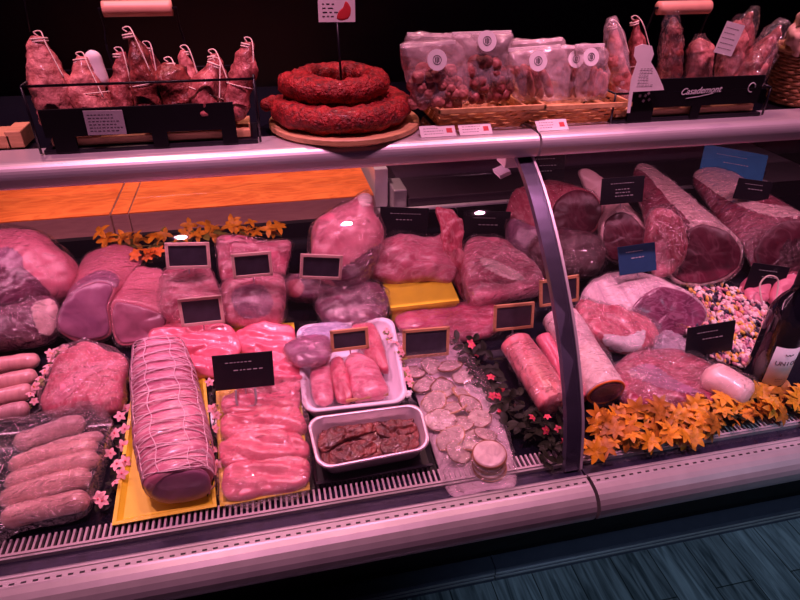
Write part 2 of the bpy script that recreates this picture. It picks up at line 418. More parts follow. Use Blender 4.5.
case_unit(XD+.003, 1.9, 'right refrigerated meat case with curved glass, behind the bottle and the orange flowers', False)
# staff side worktop with wooden boards
wt = thing('rear_worktop', 'steel worktop behind the case, carrying the orange wooden boards', 'worktop', (.3, 1.8, 0))
obj('worktop_body', box(BM(), (-1.3, 1.60, 0), (1.9, 2.3, .84)), 'blackmat', wt, False)
obj('worktop_top', box(BM(), (-1.3, 1.56, .84), (1.9, 2.3, .878), bev=.003), 'steel', wt, False)
BS = up0(128, 212, 1.586).x; BS0 = up0(110, 213, 1.586).x
for x0, x1, lab in ((-1.2, BS0-.002, 'orange wooden cutting board at the left end of the rear worktop'), (BS0+.001, BS-.001, 'narrow orange wooden board squeezed between the two wide boards'), (BS+.001, .285, 'orange wooden cutting board on the right, ending near the white panel')):
    t = thing('cutting_board', lab, 'cutting board', ((x0+x1)/2, 1.7, .88))
    obj('board_body', box(BM(), (x0, 1.586, .8795), (x1, 2.0, .948), bev=.002), 'boardside', t, False)
    obj('board_top', box(BM(), (x0+.001, 1.5865, .948), (x1-.001, 1.999, .951)), 'board', t, False)
t = thing('steel_sink_unit', 'white and steel cabinet edge right of the wooden boards, behind the shelf', 'cabinet', (.7, 1.75, .88))
obj('side_panel', box(BM(), (.30, 1.66, .8795), (.34, 2.2, 1.0), bev=.003), 'white', t, False)
obj('corner_block', box(BM(), (.345, 1.60, .8795), (.385, 1.70, .955), bev=.004), 'steel', t, False)
obj('front_lip', box(BM(), (.36, 1.575, .8795), (1.6, 1.59, .905), bev=.003), 'white', t, False)
obj('dark_top', box(BM(), (.388, 1.593, .8795), (1.6, 2.2, .93), bev=.003), plain('dark_top', (.05, .03, .05), .35), t, False)

# ------------------------------------------------------------------ signs
def sign(name, corners, label, group, fr=None, mat='slate', marks=0, seed=0, lean=12, y0=1.2, thick=.004, txt=None, clip=False, markc='chalk', z0=None):
    """a price board whose four pixel corners lie on one leaning plane standing at deck depth y0"""
    pl = Plane(y0, 90-lean, 0, z0); c = [pl(*q) for q in corners]          # tl, tr, br, bl
    ctr = sum(c, V())/4; u = ((c[1]-c[0])+(c[2]-c[3])); v = ((c[0]-c[3])+(c[1]-c[2])); W = u.length/4; H = v.length/4
    u.normalize(); v = (v-u*v.dot(u)).normalized(); n = u.cross(v)         # n faces the shopper
    base = ctr-v*H
    t = thing(name, label, 'price sign', base, group)
    if fr:
        b = BM(); w = .0065
        for s in (1, -1):
            sbox(b, ctr+u*(W-w/2)*s, u, v, n, w/2, H, thick*.8, .0008); sbox(b, ctr+v*(H-w/2)*s, u, v, n, W, w/2, thick*.8, .0008)
        obj('frame', b, fr, t, False)
        obj('board', sbox(BM(), ctr-n*.001, u, v, n, W-w*.8, H-w*.8, thick*.4), mat, t, False)
    else: obj('board', sbox(BM(), ctr, u, v, n, W, H, thick*.4, .0006), mat, t, False)
    f = ctr+n*(thick*.4+.0006)
    if marks:
        obj('writing_line', scribble(BM(), f+v*H*.55, u, v, n, 1, W*1.2, H*.3, seed, .0016), markc, t, False)
        for k in range(marks): obj('writing_line', scribble(BM(), f-v*H*(-.1+.75*k/max(1, marks))+u*W*.1, u, v, n, 1, W*.9, H*.2, seed+1+k, .0022), markc, t, False)
    if txt: text('chalk_marks', txt, H*.5, t, f, u, v, markc)
    # peg foot reaching what it is stuck in
    b = BM(); foot = base-v*.012
    tube(b, [base+v*H*.3-n*.004, base-n*.004, foot+n*.0], .0016, 8)
    obj('peg', b, 'steel', t)
    if clip:
        b = BM(); q = base-v*.002
        tube(b, [q-u*.018, q-u*.018+n*.012-v*.02, q-u*.012+n*.016-v*.03, q+u*.012+n*.016-v*.03, q+u*.018+n*.012-v*.02, q+u*.018], .0022, 8, sub=30)
        obj('wire_clip', b, 'rail', t)
    return t
g = 'framed slate price boards among the meat'
sign('price_board', [(165, 243), (209, 242), (211, 268), (166, 269)], 'pale framed slate board standing highest, left of the yellow leaves', g, 'framep', y0=1.17)
sign('price_board', [(178, 299), (221, 295), (225, 322), (181, 327)], 'pale framed slate board leaning below the first one, on the marbled packed pork', g, 'framep', y0=1.10)
sign('price_board', [(231, 254), (271, 251), (273, 275), (233, 279)], 'pale framed slate board standing on the two packs of cut pork below the yellow leaves', g, 'framep', y0=1.15)
sign('price_board', [(300, 254), (342, 255), (342, 280), (300, 278)], 'pale framed slate board in front of the big pale ham joint', g, 'framep', y0=1.15)
sign('price_board', [(329, 331), (367, 327), (370, 347), (332, 352)], 'small oak framed slate board over the white tray of meat strips', g, 'frame', y0=1.0)
sign('price_board', [(401, 330), (447, 327), (451, 354), (404, 359)], 'oak framed dark slate board at the head of the pale slices', g, 'frame', y0=.99)
sign('price_board', [(492, 306), (532, 302), (535, 327), (495, 331)], 'oak framed slate board at the head of the salmon pink roll', g, 'frame', y0=1.03)
sign('price_board', [(538, 281), (577, 275), (580, 300), (541, 307)], 'oak framed board with chalk writing, half behind the glass post', g, 'frame', y0=1.06, marks=2, seed=3)
g = 'black unframed price cards among the meat'
sign('price_card', [(212, 356), (272, 351), (275, 385), (215, 391)], 'large black card in a steel wire clip on the raw chicken fillets', g, None, 'black', 1, 1, clip=True, y0=.92)
sign('price_card', [(379, 207), (428, 208), (428, 235), (380, 233)], 'black card with faint marks behind the pink packed cut, right of the ham joint', g, None, 'black', 1, 2, y0=1.33)
sign('price_card', [(463, 211), (510, 211), (508, 242), (462, 240)], 'black card with a small pale square sticker, left of the glass post', g, None, 'black', 1, 4, y0=1.36)
sign('price_card', [(525, 153), (569, 151), (560, 181), (528, 182)], 'dark card high behind the top end of the glass post', g, None, 'black', 2, 5, y0=1.46)
sign('price_card', [(604, 179), (647, 175), (640, 202), (598, 205)], 'black card with white writing and a pink mark in front of the white fat slab', g, None, 'black', 3, 6, y0=1.24)
sign('price_card', [(622, 248), (656, 241), (655, 271), (615, 275)], 'dark blue card lying against the striped rolled joint', g, None, plain('blue_card', (.02, .07, .16), .25), 1, 7, lean=25, y0=1.05)
sign('price_card', [(687, 328), (736, 320), (731, 350), (685, 358)], 'black card in front of the coloured pebbles, left of the wine bottle', g, None, 'black', 1, 8, y0=.90)
sign('price_card', [(755, 262), (790, 268), (780, 293), (742, 290)], 'small dark card beside the far bag of ham, above the coloured pebbles', g, None, 'black', 1, 9, y0=1.08)
sign('price_card', [(737, 176), (772, 184), (768, 201), (735, 200)], 'black card directly below the blue card at the upper right', g, None, 'black', 1, 10, y0=1.28)
sign('price_card', [(709, 148), (776, 158), (753, 184), (694, 172)], 'tilted blue card shining at the upper right inside the case', g, None, plain('blue_sheet', (.05, .25, .5), .15, coat=.5), 1, 11, y0=1.42, lean=20)

# ------------------------------------------------------------------ meat lumps
def lump(name, cat, label, outline, y0, deg, tf, tb, mat, parts=(), wrap=None, group=None, p=3.4, amp=.007, fr=18, seed=0, fold=0, folddir=None, foldfr=60, lift=None, wrapamp=.006, rest=True, crease=.004):
    pl = Plane(y0, deg, tb if lift is None else lift)
    pts = [pl(*q) for q in outline]; c = sum(pts, V())/len(pts)
    zmin = zd(c.y)
    t = thing(name, label, cat, (c.x, y0, zd(y0)), group) if (parts or wrap) else None
    def shell(o_): return pillow(BM(), pts, pl.n, tf, tb, p, amp, fr, seed, N_=132, rings=26, fold=fold, folddir=folddir, foldfr=foldfr, floor=.001, crease=crease, off=o_)
    b = shell(0.0)
    body = obj('meat' if t else name, b, mat, t)
    if not t: tagit(body, label, cat, group)
    for nm, out, h, tt, mt in parts:
        b = shell(.0012+.0004*parts.index((nm, out, h, tt, mt))); poly = catmull([V((x, y, 0)) for x, y in out], 60); poly = [(q.x, q.y) for q in poly]; kill = []
        for f in b.faces:
            cc = f.calc_center_median(); q = RWC @ (cc-CAM); sx, sy = 400-F*q.x/q.z, 300+F*q.y/q.z; f.normal_update()
            if (cc-c).dot(pl.n) < -tb*.3 or not inside(sx, sy, poly): kill.append(f)
        bmesh.ops.delete(b, geom=kill, context='FACES')
        if len(b.verts) > 8: obj(nm, b, mt, t)
        else: b.free(); print('EMPTY PART', label, nm)
    if wrap:
        pts2 = [c+(q-c)*1.07 for q in pts]
        obj('plastic_film', pillow(BM(), pts2, pl.n, tf*1.06+.004, tb+.002, p*.9, wrapamp, fr*1.9, seed+7, N_=130, rings=22, floor=.0008, crease=-.005), wrap, t)
    return t or body
def loft(name, cat, label, Fp, fy, fdeg, Bp, by, bdeg, mat, facemat, bulge=.012, wrap='film', seed=0, group=None, rnd=.012, amp=.005, extra=()):
    """a joint swept from a flat cut face to its far end"""
    pf, pb = Plane(fy, fdeg), Plane(by, bdeg); K = 120
    A = catmull([pf(*q) for q in Fp], K); B = catmull([pb(*q) for q in Bp], K); ca, cb = sum(A, V())/K, sum(B, V())/K; ax_ = (ca-cb).normalized()
    t = thing(name, label, cat, (ca.x, ca.y, zd(ca.y)), group)
    def build(o_, full=True):
        b = BM(); rows = []
        def ring(P, c, sc, sh):
            out = []
            for q in P:
                p = c+(q-c)*sc+ax_*sh; d = (q-c).normalized(); w = wob(p, 16, amp, seed)+wob(p, 45, amp*.4, seed+4); p = p+d*(w+o_); zf = zd(p.y)+.001
                if p.z < zf: p.z = zf
                out.append(b.verts.new(p))
            return out
        if full:
            rows.append(ring(A, ca, .90, rnd*.55)); rows.append(ring(A, ca, .96, rnd*.45)); rows.append(ring(A, ca, .99, rnd*.1))
        else: rows += [ring(A, ca, .97, rnd*.75), ring(A, ca, 1.0, rnd*.2)]
        m = 48
        for i in range(m+1):
            f = i/m; P = [x.lerp(y, f) for x, y in zip(A, B)]; c = ca.lerp(cb, f); r_ = 1+bulge*8*math.sin(PI*f)
            rows.append(ring(P, c, r_, 0))
        for k in range(1, 7):
            a = k/6*PI/2; rows.append(ring(B, cb, max(.02, math.cos(a)), -math.sin(a)*.035))
        for i in range(len(rows)-1):
            for j in range(K): b.faces.new((rows[i][j], rows[i][(j+1) % K], rows[i+1][(j+1) % K], rows[i+1][j]))
        b.faces.new(rows[0]); b.faces.new(rows[-1]); return b
    obj('meat', build(0), mat, t)
    n = ((A[K//4]-ca).cross(A[0]-ca)).normalized()
    if n.dot(ax_) < 0: n = -n
    b = BM(); out = [ca+(q-ca)*.9+ax_*rnd*.45 for q in A[::6]]; pillow(b, out, n, .007, .002, 4, .003, 30, seed, rings=10, crease=.002, floor=.0012); obj('cut_face', b, facemat, t)
    for nm, poly, mt in extra:
        b = build(.0014); pl_ = catmull([V((x, y, 0)) for x, y in poly], 50); pl_ = [(q.x, q.y) for q in pl_]; kill = []
        for f in b.faces:
            q = RWC @ (f.calc_center_median()-CAM); cc = f.calc_center_median()
            if not inside(400-F*q.x/q.z, 300+F*q.y/q.z, pl_) or cc.z < zd(cc.y)+.01: kill.append(f)
        bmesh.ops.delete(b, geom=kill, context='FACES'); 
        if len(b.verts) > 8: obj(nm, b, mt, t)
        else: b.free()
    if wrap:
        b = build(.004, False)
        for v in b.verts: v.co += V((1, 1, 1)).normalized()*wob(v.co, 40, .005, seed+8)
        for v in b.verts:
            if v.co.z < zd(v.co.y)+.0006: v.co.z = zd(v.co.y)+.0006
        obj('plastic_film', b, wrap, t)
    return t
lump('pork_belly', 'meat', 'large folded pale pork belly at the far left, its dark inside showing', [(-30, 245), (10, 231), (42, 236), (62, 249), (75, 266), (76, 284), (64, 299), (40, 304), (15, 312), (-30, 318)], 1.27, 40, .05, .05, 'pork',
     [('lean_inside', [(-30, 262), (8, 261), (24, 268), (44, 286), (50, 296), (30, 303), (-30, 312)], .05, .022, 'plum'), ('fold', [(-30, 250), (6, 247), (20, 254), (22, 264), (10, 268), (-30, 266)], .055, .018, 'lilacm')], seed=1, wrap='filmt')
lump('pork_joint', 'meat', 'purple wrapped pork joint under the folded belly at the far left', [(-30, 305), (10, 306), (40, 297), (56, 300), (61, 318), (52, 338), (20, 345), (-30, 345)], 1.17, 25, .035, .025, 'plum',
     [('fat_end', [(32, 306), (48, 299), (56, 303), (59, 320), (50, 335), (38, 330)], .035, .012, 'paleham')], 'film', seed=2)
loft('pork_loin_piece', 'meat', 'long pale loin piece bent over, left of the smooth pink block', [(59, 312), (74, 290), (98, 277), (116, 284), (110, 306), (112, 334), (84, 341), (59, 331)], 1.14, 50, [(84, 262), (98, 250), (122, 246), (144, 257), (141, 272), (128, 284), (112, 300), (80, 300)], 1.28, 55, 'pork', 'lilacm', .004, 'filmt', 3, extra=[('lean_edge', [(56, 330), (58, 308), (74, 284), (100, 270), (118, 276), (116, 288), (98, 282), (78, 296), (66, 316), (64, 332)], 'lilacm')])
loft('pork_block', 'meat', 'smooth pink pork block with a flat cut face, left of the framed boards', [(112, 302), (126, 300), (150, 306), (169, 317), (160, 338), (140, 343), (120, 344), (112, 328)], 1.12, 48, [(122, 286), (136, 269), (150, 270), (164, 274), (169, 298), (160, 310), (140, 318), (122, 310)], 1.21, 55, 'pork', plain('block_face', (.4, .14, .22), .35, coat=.3, vary=.2), .002, 'filmt', 4, rnd=.006, amp=.003)
lump('packed_pork', 'meat', 'vacuum packed marbled pork holding the two leftmost framed boards', [(172, 270), (206, 266), (215, 280), (224, 302), (226, 322), (204, 328), (178, 326), (163, 314), (161, 288)], 1.17, 40, .04, .03, 'porkv', (), 'film', seed=5, fold=.003)
lump('packed_pork', 'meat', 'vacuum packed pork standing behind, just below the yellow leaves', [(219, 239), (240, 236), (262, 241), (290, 242), (288, 262), (280, 285), (250, 292), (226, 288), (218, 262)], 1.27, 55, .03, .03, 'porkv', (), 'film', seed=6, p=3)
lump('packed_pork', 'meat', 'square vacuum packed dark pink pork, right of the lower framed board', [(224, 284), (250, 276), (283, 277), (285, 300), (281, 322), (255, 327), (228, 324), (222, 304)], 1.17, 38, .035, .03, 'porkv', [('cut_face', [(234, 290), (258, 284), (272, 298), (268, 314), (244, 318), (233, 304)], .03, .01, 'lilacm')], 'film', seed=7, p=3)
lump('ham_joint', 'meat', 'big pale ham joint with its shank pointing up to the wooden board', [(362, 196), (370, 198), (374, 212), (382, 232), (380, 250), (366, 282), (345, 290), (325, 282), (313, 268), (312, 230), (330, 214), (350, 204)], 1.24, 52, .06, .04, 'pork',
     [('shank_bone', [(358, 197), (365, 193), (372, 197), (370, 205), (361, 205)], .04, .012, 'bone'), ('lean_side', [(330, 276), (352, 262), (380, 244), (381, 256), (368, 282), (346, 290)], .045, .018, 'plum')], 'film', seed=8)
lump('packed_rib', 'meat', 'dark red packed piece lying below the framed board, left of the purple film', [(285, 283), (300, 277), (330, 279), (354, 282), (356, 294), (330, 300), (300, 301), (287, 296)], 1.22, 28, .025, .02, 'plum', [('red_end', [(286, 284), (298, 279), (304, 288), (298, 297), (288, 295)], .024, .009, 'red')], 'film', seed=9)
lump('packed_cutlets', 'meat', 'crumpled purple film pack of cutlets left of the yellow box', [(322, 296), (350, 286), (378, 288), (390, 304), (380, 322), (356, 330), (330, 326), (318, 312)], 1.13, 25, .03, .02, 'plum', (), 'film', seed=10, wrapamp=.012)
lump('packed_loin', 'meat', 'flat pink cut lying across the yellow box', [(377, 243), (400, 235), (430, 238), (453, 236), (457, 262), (450, 284), (425, 281), (395, 284), (368, 276), (367, 256)], 1.25, 34, .028, .022, 'porkv', (), 'filmt', seed=11, fold=.004, lift=.05, folddir=(.4, 1, 0))
lump('bacon_strip', 'meat', 'ragged red strip hanging between the pink cut and the wrapped leg', [(436, 207), (452, 211), (463, 222), (462, 244), (470, 268), (478, 296), (464, 302), (454, 282), (444, 252), (440, 226)], 1.22, 58, .016, .016, 'red', (), None, seed=12, amp=.008, fr=40)
lump('leg_joint', 'meat', 'film wrapped pink leg joint just left of the glass post', [(464, 246), (490, 242), (515, 254), (534, 270), (542, 288), (522, 299), (492, 304), (470, 303), (462, 276)], 1.17, 30, .045, .03, 'porkv', [('fat_ridge', [(480, 258), (500, 262), (520, 274), (524, 280), (506, 278), (486, 268)], .045, .008, 'paleham')], 'film', seed=13, folddir=(.5, 1, 0), fold=.003)
lump('steak_slab', 'meat', 'flat dark crimson slab under the wrapped leg, behind the pale slices', [(396, 316), (430, 306), (480, 302), (500, 312), (500, 330), (470, 340), (430, 340), (402, 332)], 1.1, DANG, .014, .012, 'ruby', (), 'filmt', seed=14)
loft('cured_ham', 'ham', 'round cured ham with dark cut face, behind the upper glass post', [(546, 214), (556, 196), (575, 187), (594, 194), (602, 212), (592, 232), (566, 240), (550, 232)], 1.27, 52, [(509, 212), (516, 190), (532, 184), (555, 181), (566, 200), (550, 225), (530, 244), (512, 236)], 1.35, 56, 'red', 'deep', .008, 'filmt', 15)
lump('cured_ham', 'ham', 'small film wrapped dark ham end below the round ham, right of the post', [(530, 242), (552, 233), (590, 237), (603, 252), (598, 272), (568, 280), (540, 276), (528, 260)], 1.22, 38, .04, .03, 'deep', (), 'film', seed=16)
lump('wrapped_shank', 'meat', 'film wrapped pale shank hanging left of the glass post below the round ham', [(508, 222), (525, 226), (545, 240), (552, 262), (540, 278), (522, 268), (510, 250)], 1.27, 45, .03, .03, 'lilacm', (), 'film', seed=17)
loft('cured_ham', 'ham', 'dark ham half with a pale rind behind the dark blue card', [(600, 238), (604, 218), (620, 208), (640, 220), (654, 240), (648, 258), (622, 264), (604, 256)], 1.22, 52, [(597, 222), (602, 210), (616, 203), (636, 212), (648, 226), (640, 245), (615, 250), (600, 240)], 1.32, 55, 'paleham', 'deep', .004, 'filmt', 18)
lump('fat_slab', 'meat', 'narrow white fat slab with pointed top, left of the large ham', [(579, 172), (588, 169), (604, 180), (628, 204), (650, 232), (640, 232), (612, 212), (590, 204), (584, 188)], 1.37, 58, .014, .014, 'paleham', (), None, seed=19)
loft('ham_slab', 'ham', 'large ham with long white fat side and dark round cut face', [(660, 262), (670, 238), (698, 220), (726, 227), (743, 248), (738, 268), (712, 283), (676, 283)], 1.11, 50, [(634, 180), (638, 168), (646, 165), (660, 172), (672, 188), (664, 206), (648, 210), (638, 200)], 1.33, 56, 'paleham', 'deep', .006, 'film', 20, extra=[('lean_edge', [(634, 172), (646, 174), (668, 200), (690, 226), (672, 262), (650, 262), (638, 200)], 'ruby')])
lump('wrapped_offcut', 'meat', 'film wrapped red and white offcut leaning on the left side of the large ham', [(652, 212), (668, 208), (684, 226), (684, 250), (672, 274), (656, 276), (648, 262), (646, 232)], 1.12, 55, .02, .02, 'red', [('fat_edge', [(652, 262), (660, 240), (668, 246), (668, 274), (656, 276)], .02, .01, 'porkv')], 'film', seed=32)
loft('bagged_ham', 'ham', 'bagged dark ham at the right edge with red lean tip', [(748, 252), (764, 226), (796, 214), (830, 236), (834, 276), (806, 290), (774, 286), (756, 272)], 1.13, 50, [(694, 182), (698, 173), (712, 169), (736, 174), (746, 192), (732, 206), (712, 202), (698, 194)], 1.36, 56, 'ruby', 'deep', .004, 'film', 21, extra=[('fat_cap', [(690, 172), (716, 166), (742, 174), (752, 200), (800, 208), (810, 216), (770, 216), (728, 200), (704, 184)], 'paleham')])
loft('rolled_joint', 'meat', 'rolled joint with white striped rind and plum cut face, right of the post', [(622, 318), (634, 296), (656, 284), (684, 290), (705, 308), (704, 324), (680, 338), (640, 337)], .99, 46, [(583, 300), (594, 282), (612, 274), (640, 272), (658, 284), (640, 310), (612, 328), (590, 316)], 1.10, 55, meat('striped_rind', (.5, .34, .4), (.88, .7, .7), 5, (9, 1.2, 1), bmp=.3, rot=(0, 0, .5)), 'plum', .006, 'filmt', 22)
lump('wrapped_sirloin', 'meat', 'bright red sirloin with a white paper band, left of the plum cut', [(577, 303), (596, 306), (640, 318), (657, 333), (654, 348), (630, 354), (604, 346), (580, 330)], 1.0, 22, .03, .02, 'red', [('paper_band', [(606, 334), (626, 336), (645, 330), (640, 348), (620, 352), (604, 344)], .03, .01, 'paper')], 'film', seed=23, fold=.003)
lump('vacuum_packed_beef', 'meat', 'flat glossy plum red beef pack in front of the rolled joint', [(617, 366), (645, 352), (685, 354), (712, 368), (724, 396), (704, 408), (660, 412), (626, 404), (613, 386)], .84, DANG, .016, .014, 'ruby', [('fat_seam', [(628, 372), (650, 364), (676, 380), (700, 392), (680, 392), (652, 384)], .014, .004, 'lilacm')], 'film', seed=24, fold=.003, folddir=(1, .6, 0))
lump('crumpled_film', 'film', 'crumpled clear film ball between the plum beef pack and the black card', [(650, 338), (668, 334), (684, 342), (686, 354), (668, 358), (652, 352)], .98, 20, .018, .012, 'filmh', (), None, seed=25, amp=.012, fr=60)
lump('meat_chunk', 'meat', 'bright pink lean leg chunk behind the tray of wrapped sausages', [(62, 354), (88, 345), (108, 351), (127, 362), (126, 385), (120, 408), (100, 416), (88, 408), (62, 416), (45, 412), (43, 396), (52, 374)], .97, 16, .028, .02, 'red', [('fat_seam', [(60, 384), (88, 364), (122, 360), (122, 366), (92, 374), (68, 396), (54, 404)], .028, .006, 'pork')], 'film', seed=26, folddir=(1, -.8, 0), fold=.002)
lump('pork_lump', 'meat', 'orange-pink lump left of the elastic band at the right, above the pebbles', [(741, 282), (758, 277), (768, 288), (764, 304), (750, 306), (742, 296)], 1.12, 25, .02, .015, 'pork', (), None, seed=27)
lump('pork_lump', 'meat', 'orange-pink lump right behind the wine bottle neck', [(772, 284), (790, 276), (806, 284), (806, 306), (786, 312), (770, 304)], 1.1, 25, .024, .015, 'pork', (), None, seed=28)

# yellow box under the flat pink cut
ya, yb, yc = deck(392, 322), deck(455, 312), deck(450, 300)
t = thing('yellow_box', 'closed yellow plastic box beneath the flat pink cut', 'box', ((ya.x+yb.x)/2, ya.y+.05, zd(ya.y)))
b = BM(); x0, x1, y0 = ya.x, yb.x, ya.y
prism(b, [(x0, y0, zd(y0)+.001), (x1, y0, zd(y0)+.001), (x1+.004, y0+.13, zd(y0+.13)+.001), (x0-.0, y0+.13, zd(y0+.13)+.001)], (0, 0, .035)); obj('box_body', b, 'yellow', t, False)
b = BM(); prism(b, [(x0-.004, y0-.004, zd(y0)+.034), (x1+.004, y0-.004, zd(y0)+.034), (x1+.006, y0+.134, zd(y0+.13)+.034), (x0-.004, y0+.134, zd(y0+.13)+.034)], (0, 0, .008)); obj('lid', b, 'yellow', t, False)

# ------------------------------------------------------------------ yellow trays
def tray(name, label, corners, mat, h=.012, rim=.006, round_=0, cat='tray', inset=.008, z=.001, group=None):
    """open tray from its deck corners (bl, br, tr, tl) with a raised rim"""
    P = [deck(*q, h) for q in corners]; base = sum(P, V())/4
    t = thing(name, label, cat, (base.x, base.y, zd(base.y)), group); nn = DK.n
    def loop(k, hh):
        c = base; out = []
        for i in range(4):
            a, b_, d = P[i-1], P[i], P[(i+1) % 4]; e1 = (a-b_).normalized(); e2 = (d-b_).normalized()
            q = b_+(e1+e2)*k
            if round_:
                for s in range(7):
                    th = s/6*PI/2; r = max(.004, round_-k*.4); out.append(q+e1*r*(1-math.sin(th))+e2*r*(1-math.cos(th))+nn*hh)
            else: out.append(q+nn*hh)
        return out
    b = BM(); L = [loop(0, 0), loop(-.0, .002), loop(rim, .002), loop(rim+.002, -.001), loop(rim+inset, -h+z+.0035)]
    O = [loop(0, 0), loop(inset*.8, -h+z)]
    def ringf(A, B): 
        for i in range(len(A)): b.faces.new((A[i], A[(i+1) % len(A)], B[(i+1) % len(A)], B[i]))
    LV = [[b.verts.new(q) for q in l] for l in L]; OV = [b.verts.new(q) for q in O[1]]
    for i in range(4): ringf(LV[i], LV[i+1])
    b.faces.new(LV[-1]); ringf(LV[0], OV); b.faces.new(OV)
    return t, b
t, b = tray('yellow_tray', 'yellow plastic tray under the string-tied loin roast', [(112, 526), (217, 507), (205, 372), (134, 378)], 'yellow', .012); tl = obj('tray_body', b, 'yellow', t, False)
t, b = tray('yellow_tray', 'yellow plastic tray under the raw chicken fillets', [(220, 507), (310, 490), (294, 323), (214, 330)], 'yellow', .012); obj('tray_body', b, 'yellow', t, False)

# loin roast in string
A0, A1 = deck(180, 496), deck(160, 358)
A0 = V((A0.x+.010, .750, zd(.757)+.052)); A1 = V((-.258, 1.075, zd(1.075)+.052))
t = thing('loin_roast', 'long netted pork loin roast lying on the left yellow tray', 'meat', (A0.x, .95, zd(.95)))
NT = 13
def rdg(s, a): 
    return .0035*abs(math.sin(s*NT*PI))**.6-.0025
n = 90; path = [A0.lerp(A1, i/n) for i in range(n+1)]
obj('meat', tube(BM(), path, [.054, .062, .063, .061, .059, .056, .052, .044], 36, .74, amp=.006, fr=16, seed=2, pw=2.7, ridge=rdg), 'loin', t)
d = (A1-A0).normalized(); b = BM(); pts = []
for i in range(28):
    a = 2*PI*i/28; ca, sa = math.cos(a), math.sin(a); ca = math.copysign(abs(ca)**(2/2.7), ca); sa = math.copysign(abs(sa)**(2/2.7), sa)
    pts.append(A0+V((1, 0, 0))*ca*.050-d*.002+V((0, 0, 1))*sa*.037)
pillow(b, pts, -d, .008, .006, 4, .002, 30, 3, N_=40, rings=6); obj('cut_face', b, 'lilacm', t)
b = BM()
def surf(s, a, off=.0025):
    c = A0.lerp(A1, s); R = .054+(.009*min(1, s*4))-.009*max(0, s-.2)-(.008*max(0, s-.75)*4 if s > .75 else 0); ca, sa = math.cos(a), math.sin(a)
    ca = math.copysign(abs(ca)**(2/2.7), ca); sa = math.copysign(abs(sa)**(2/2.7), sa); up = V((1, 0, 0)).cross(d)
    return c+V((1, 0, 0))*ca*(R+off)+up*sa*(R*.74+off)
for k in range(NT+1):
    s = min(.985, max(.01, k/NT)); tube(b, [surf(s+.012*math.sin(a*3+k), a) for a in [2*PI*i/30 for i in range(30)]], .0011, 5, closed=True)
    for j in range(5):
        ph = random.uniform(-.5, .5)
        tube(b, [surf(min(.99, max(.005, s+.03*math.sin(a*2+ph*4)+ph*.09)), a, .0035) for a in [PI*i/16 for i in range(17)]], .0006, 4)
for a in (.55, 1.25, 1.9, 2.6): tube(b, [surf(.005+.985*i/40, a+.05*math.sin(i*.8)) for i in range(41)], .0011, 5)
obj('string_netting', b, plain('netting', (.7, .48, .55), .6), t)

# chicken fillets
FG = 'raw pink fillets on and behind the right yellow tray'
def fillet(label, outline, h, tf, seed, wrap=None):
    pl = Plane(1.0, DANG, h); pts = [pl(*q) for q in outline]
    b = pillow(BM(), pts, pl.n, tf, tf*.8, 3.0, .006, 22, seed, N_=120, rings=22, fold=.0035, folddir=(.35, 1, 0), foldfr=170, floor=.006, crease=.005)
    o = obj('chicken_fillet', b, 'chick'); return tagit(o, label, 'meat', FG)
fillet('wide smooth pink fillet at the back, left of the black card', [(148, 336), (180, 325), (225, 327), (240, 345), (232, 362), (205, 360), (170, 352)], .03, .022, 31)
fillet('smaller pink fillet tucked below the wide back one, touching the black card', [(160, 350), (190, 345), (228, 352), (240, 364), (222, 378), (192, 374), (170, 364)], .022, .02, 32)
fillet('pink fillet in the back right corner of the right yellow tray', [(236, 334), (262, 325), (290, 326), (296, 344), (290, 356), (256, 356), (238, 350)], .024, .018, 33)
fillet('fillet lying right of the black card', [(268, 352), (292, 352), (302, 366), (302, 388), (286, 396), (272, 388)], .024, .016, 34)
fillet('fillet just under the steel clip of the black card', [(222, 400), (246, 388), (282, 386), (300, 396), (296, 412), (262, 414), (230, 416)], .024, .018, 35)
fillet('third fillet from the front end of the right tray', [(222, 420), (250, 410), (288, 406), (304, 416), (304, 432), (270, 434), (230, 440)], .022, .018, 36)
fillet('second fillet from the front end of the right tray', [(222, 446), (252, 434), (290, 430), (306, 440), (306, 456), (270, 462), (228, 468)], .021, .018, 37)
fillet('front fillet with a sharp highlight at the near end of the right tray', [(224, 474), (256, 458), (290, 454), (307, 462), (307, 484), (270, 494), (228, 500)], .018, .02, 38)
pl = Plane(1.0, DANG, .02); pts = [pl(*q) for q in [(220, 392), (262, 384), (304, 382), (308, 420), (310, 488), (270, 500), (222, 505), (219, 450)]]
o = obj('film_cover', pillow(BM(), pts, pl.n, .026, .012, 5, .006, 50, 41, N_=150, rings=26, floor=.004, crease=-.006), 'film'); tagit(o, 'shiny clear film stretched over the raw fillets of the right yellow tray', 'film')

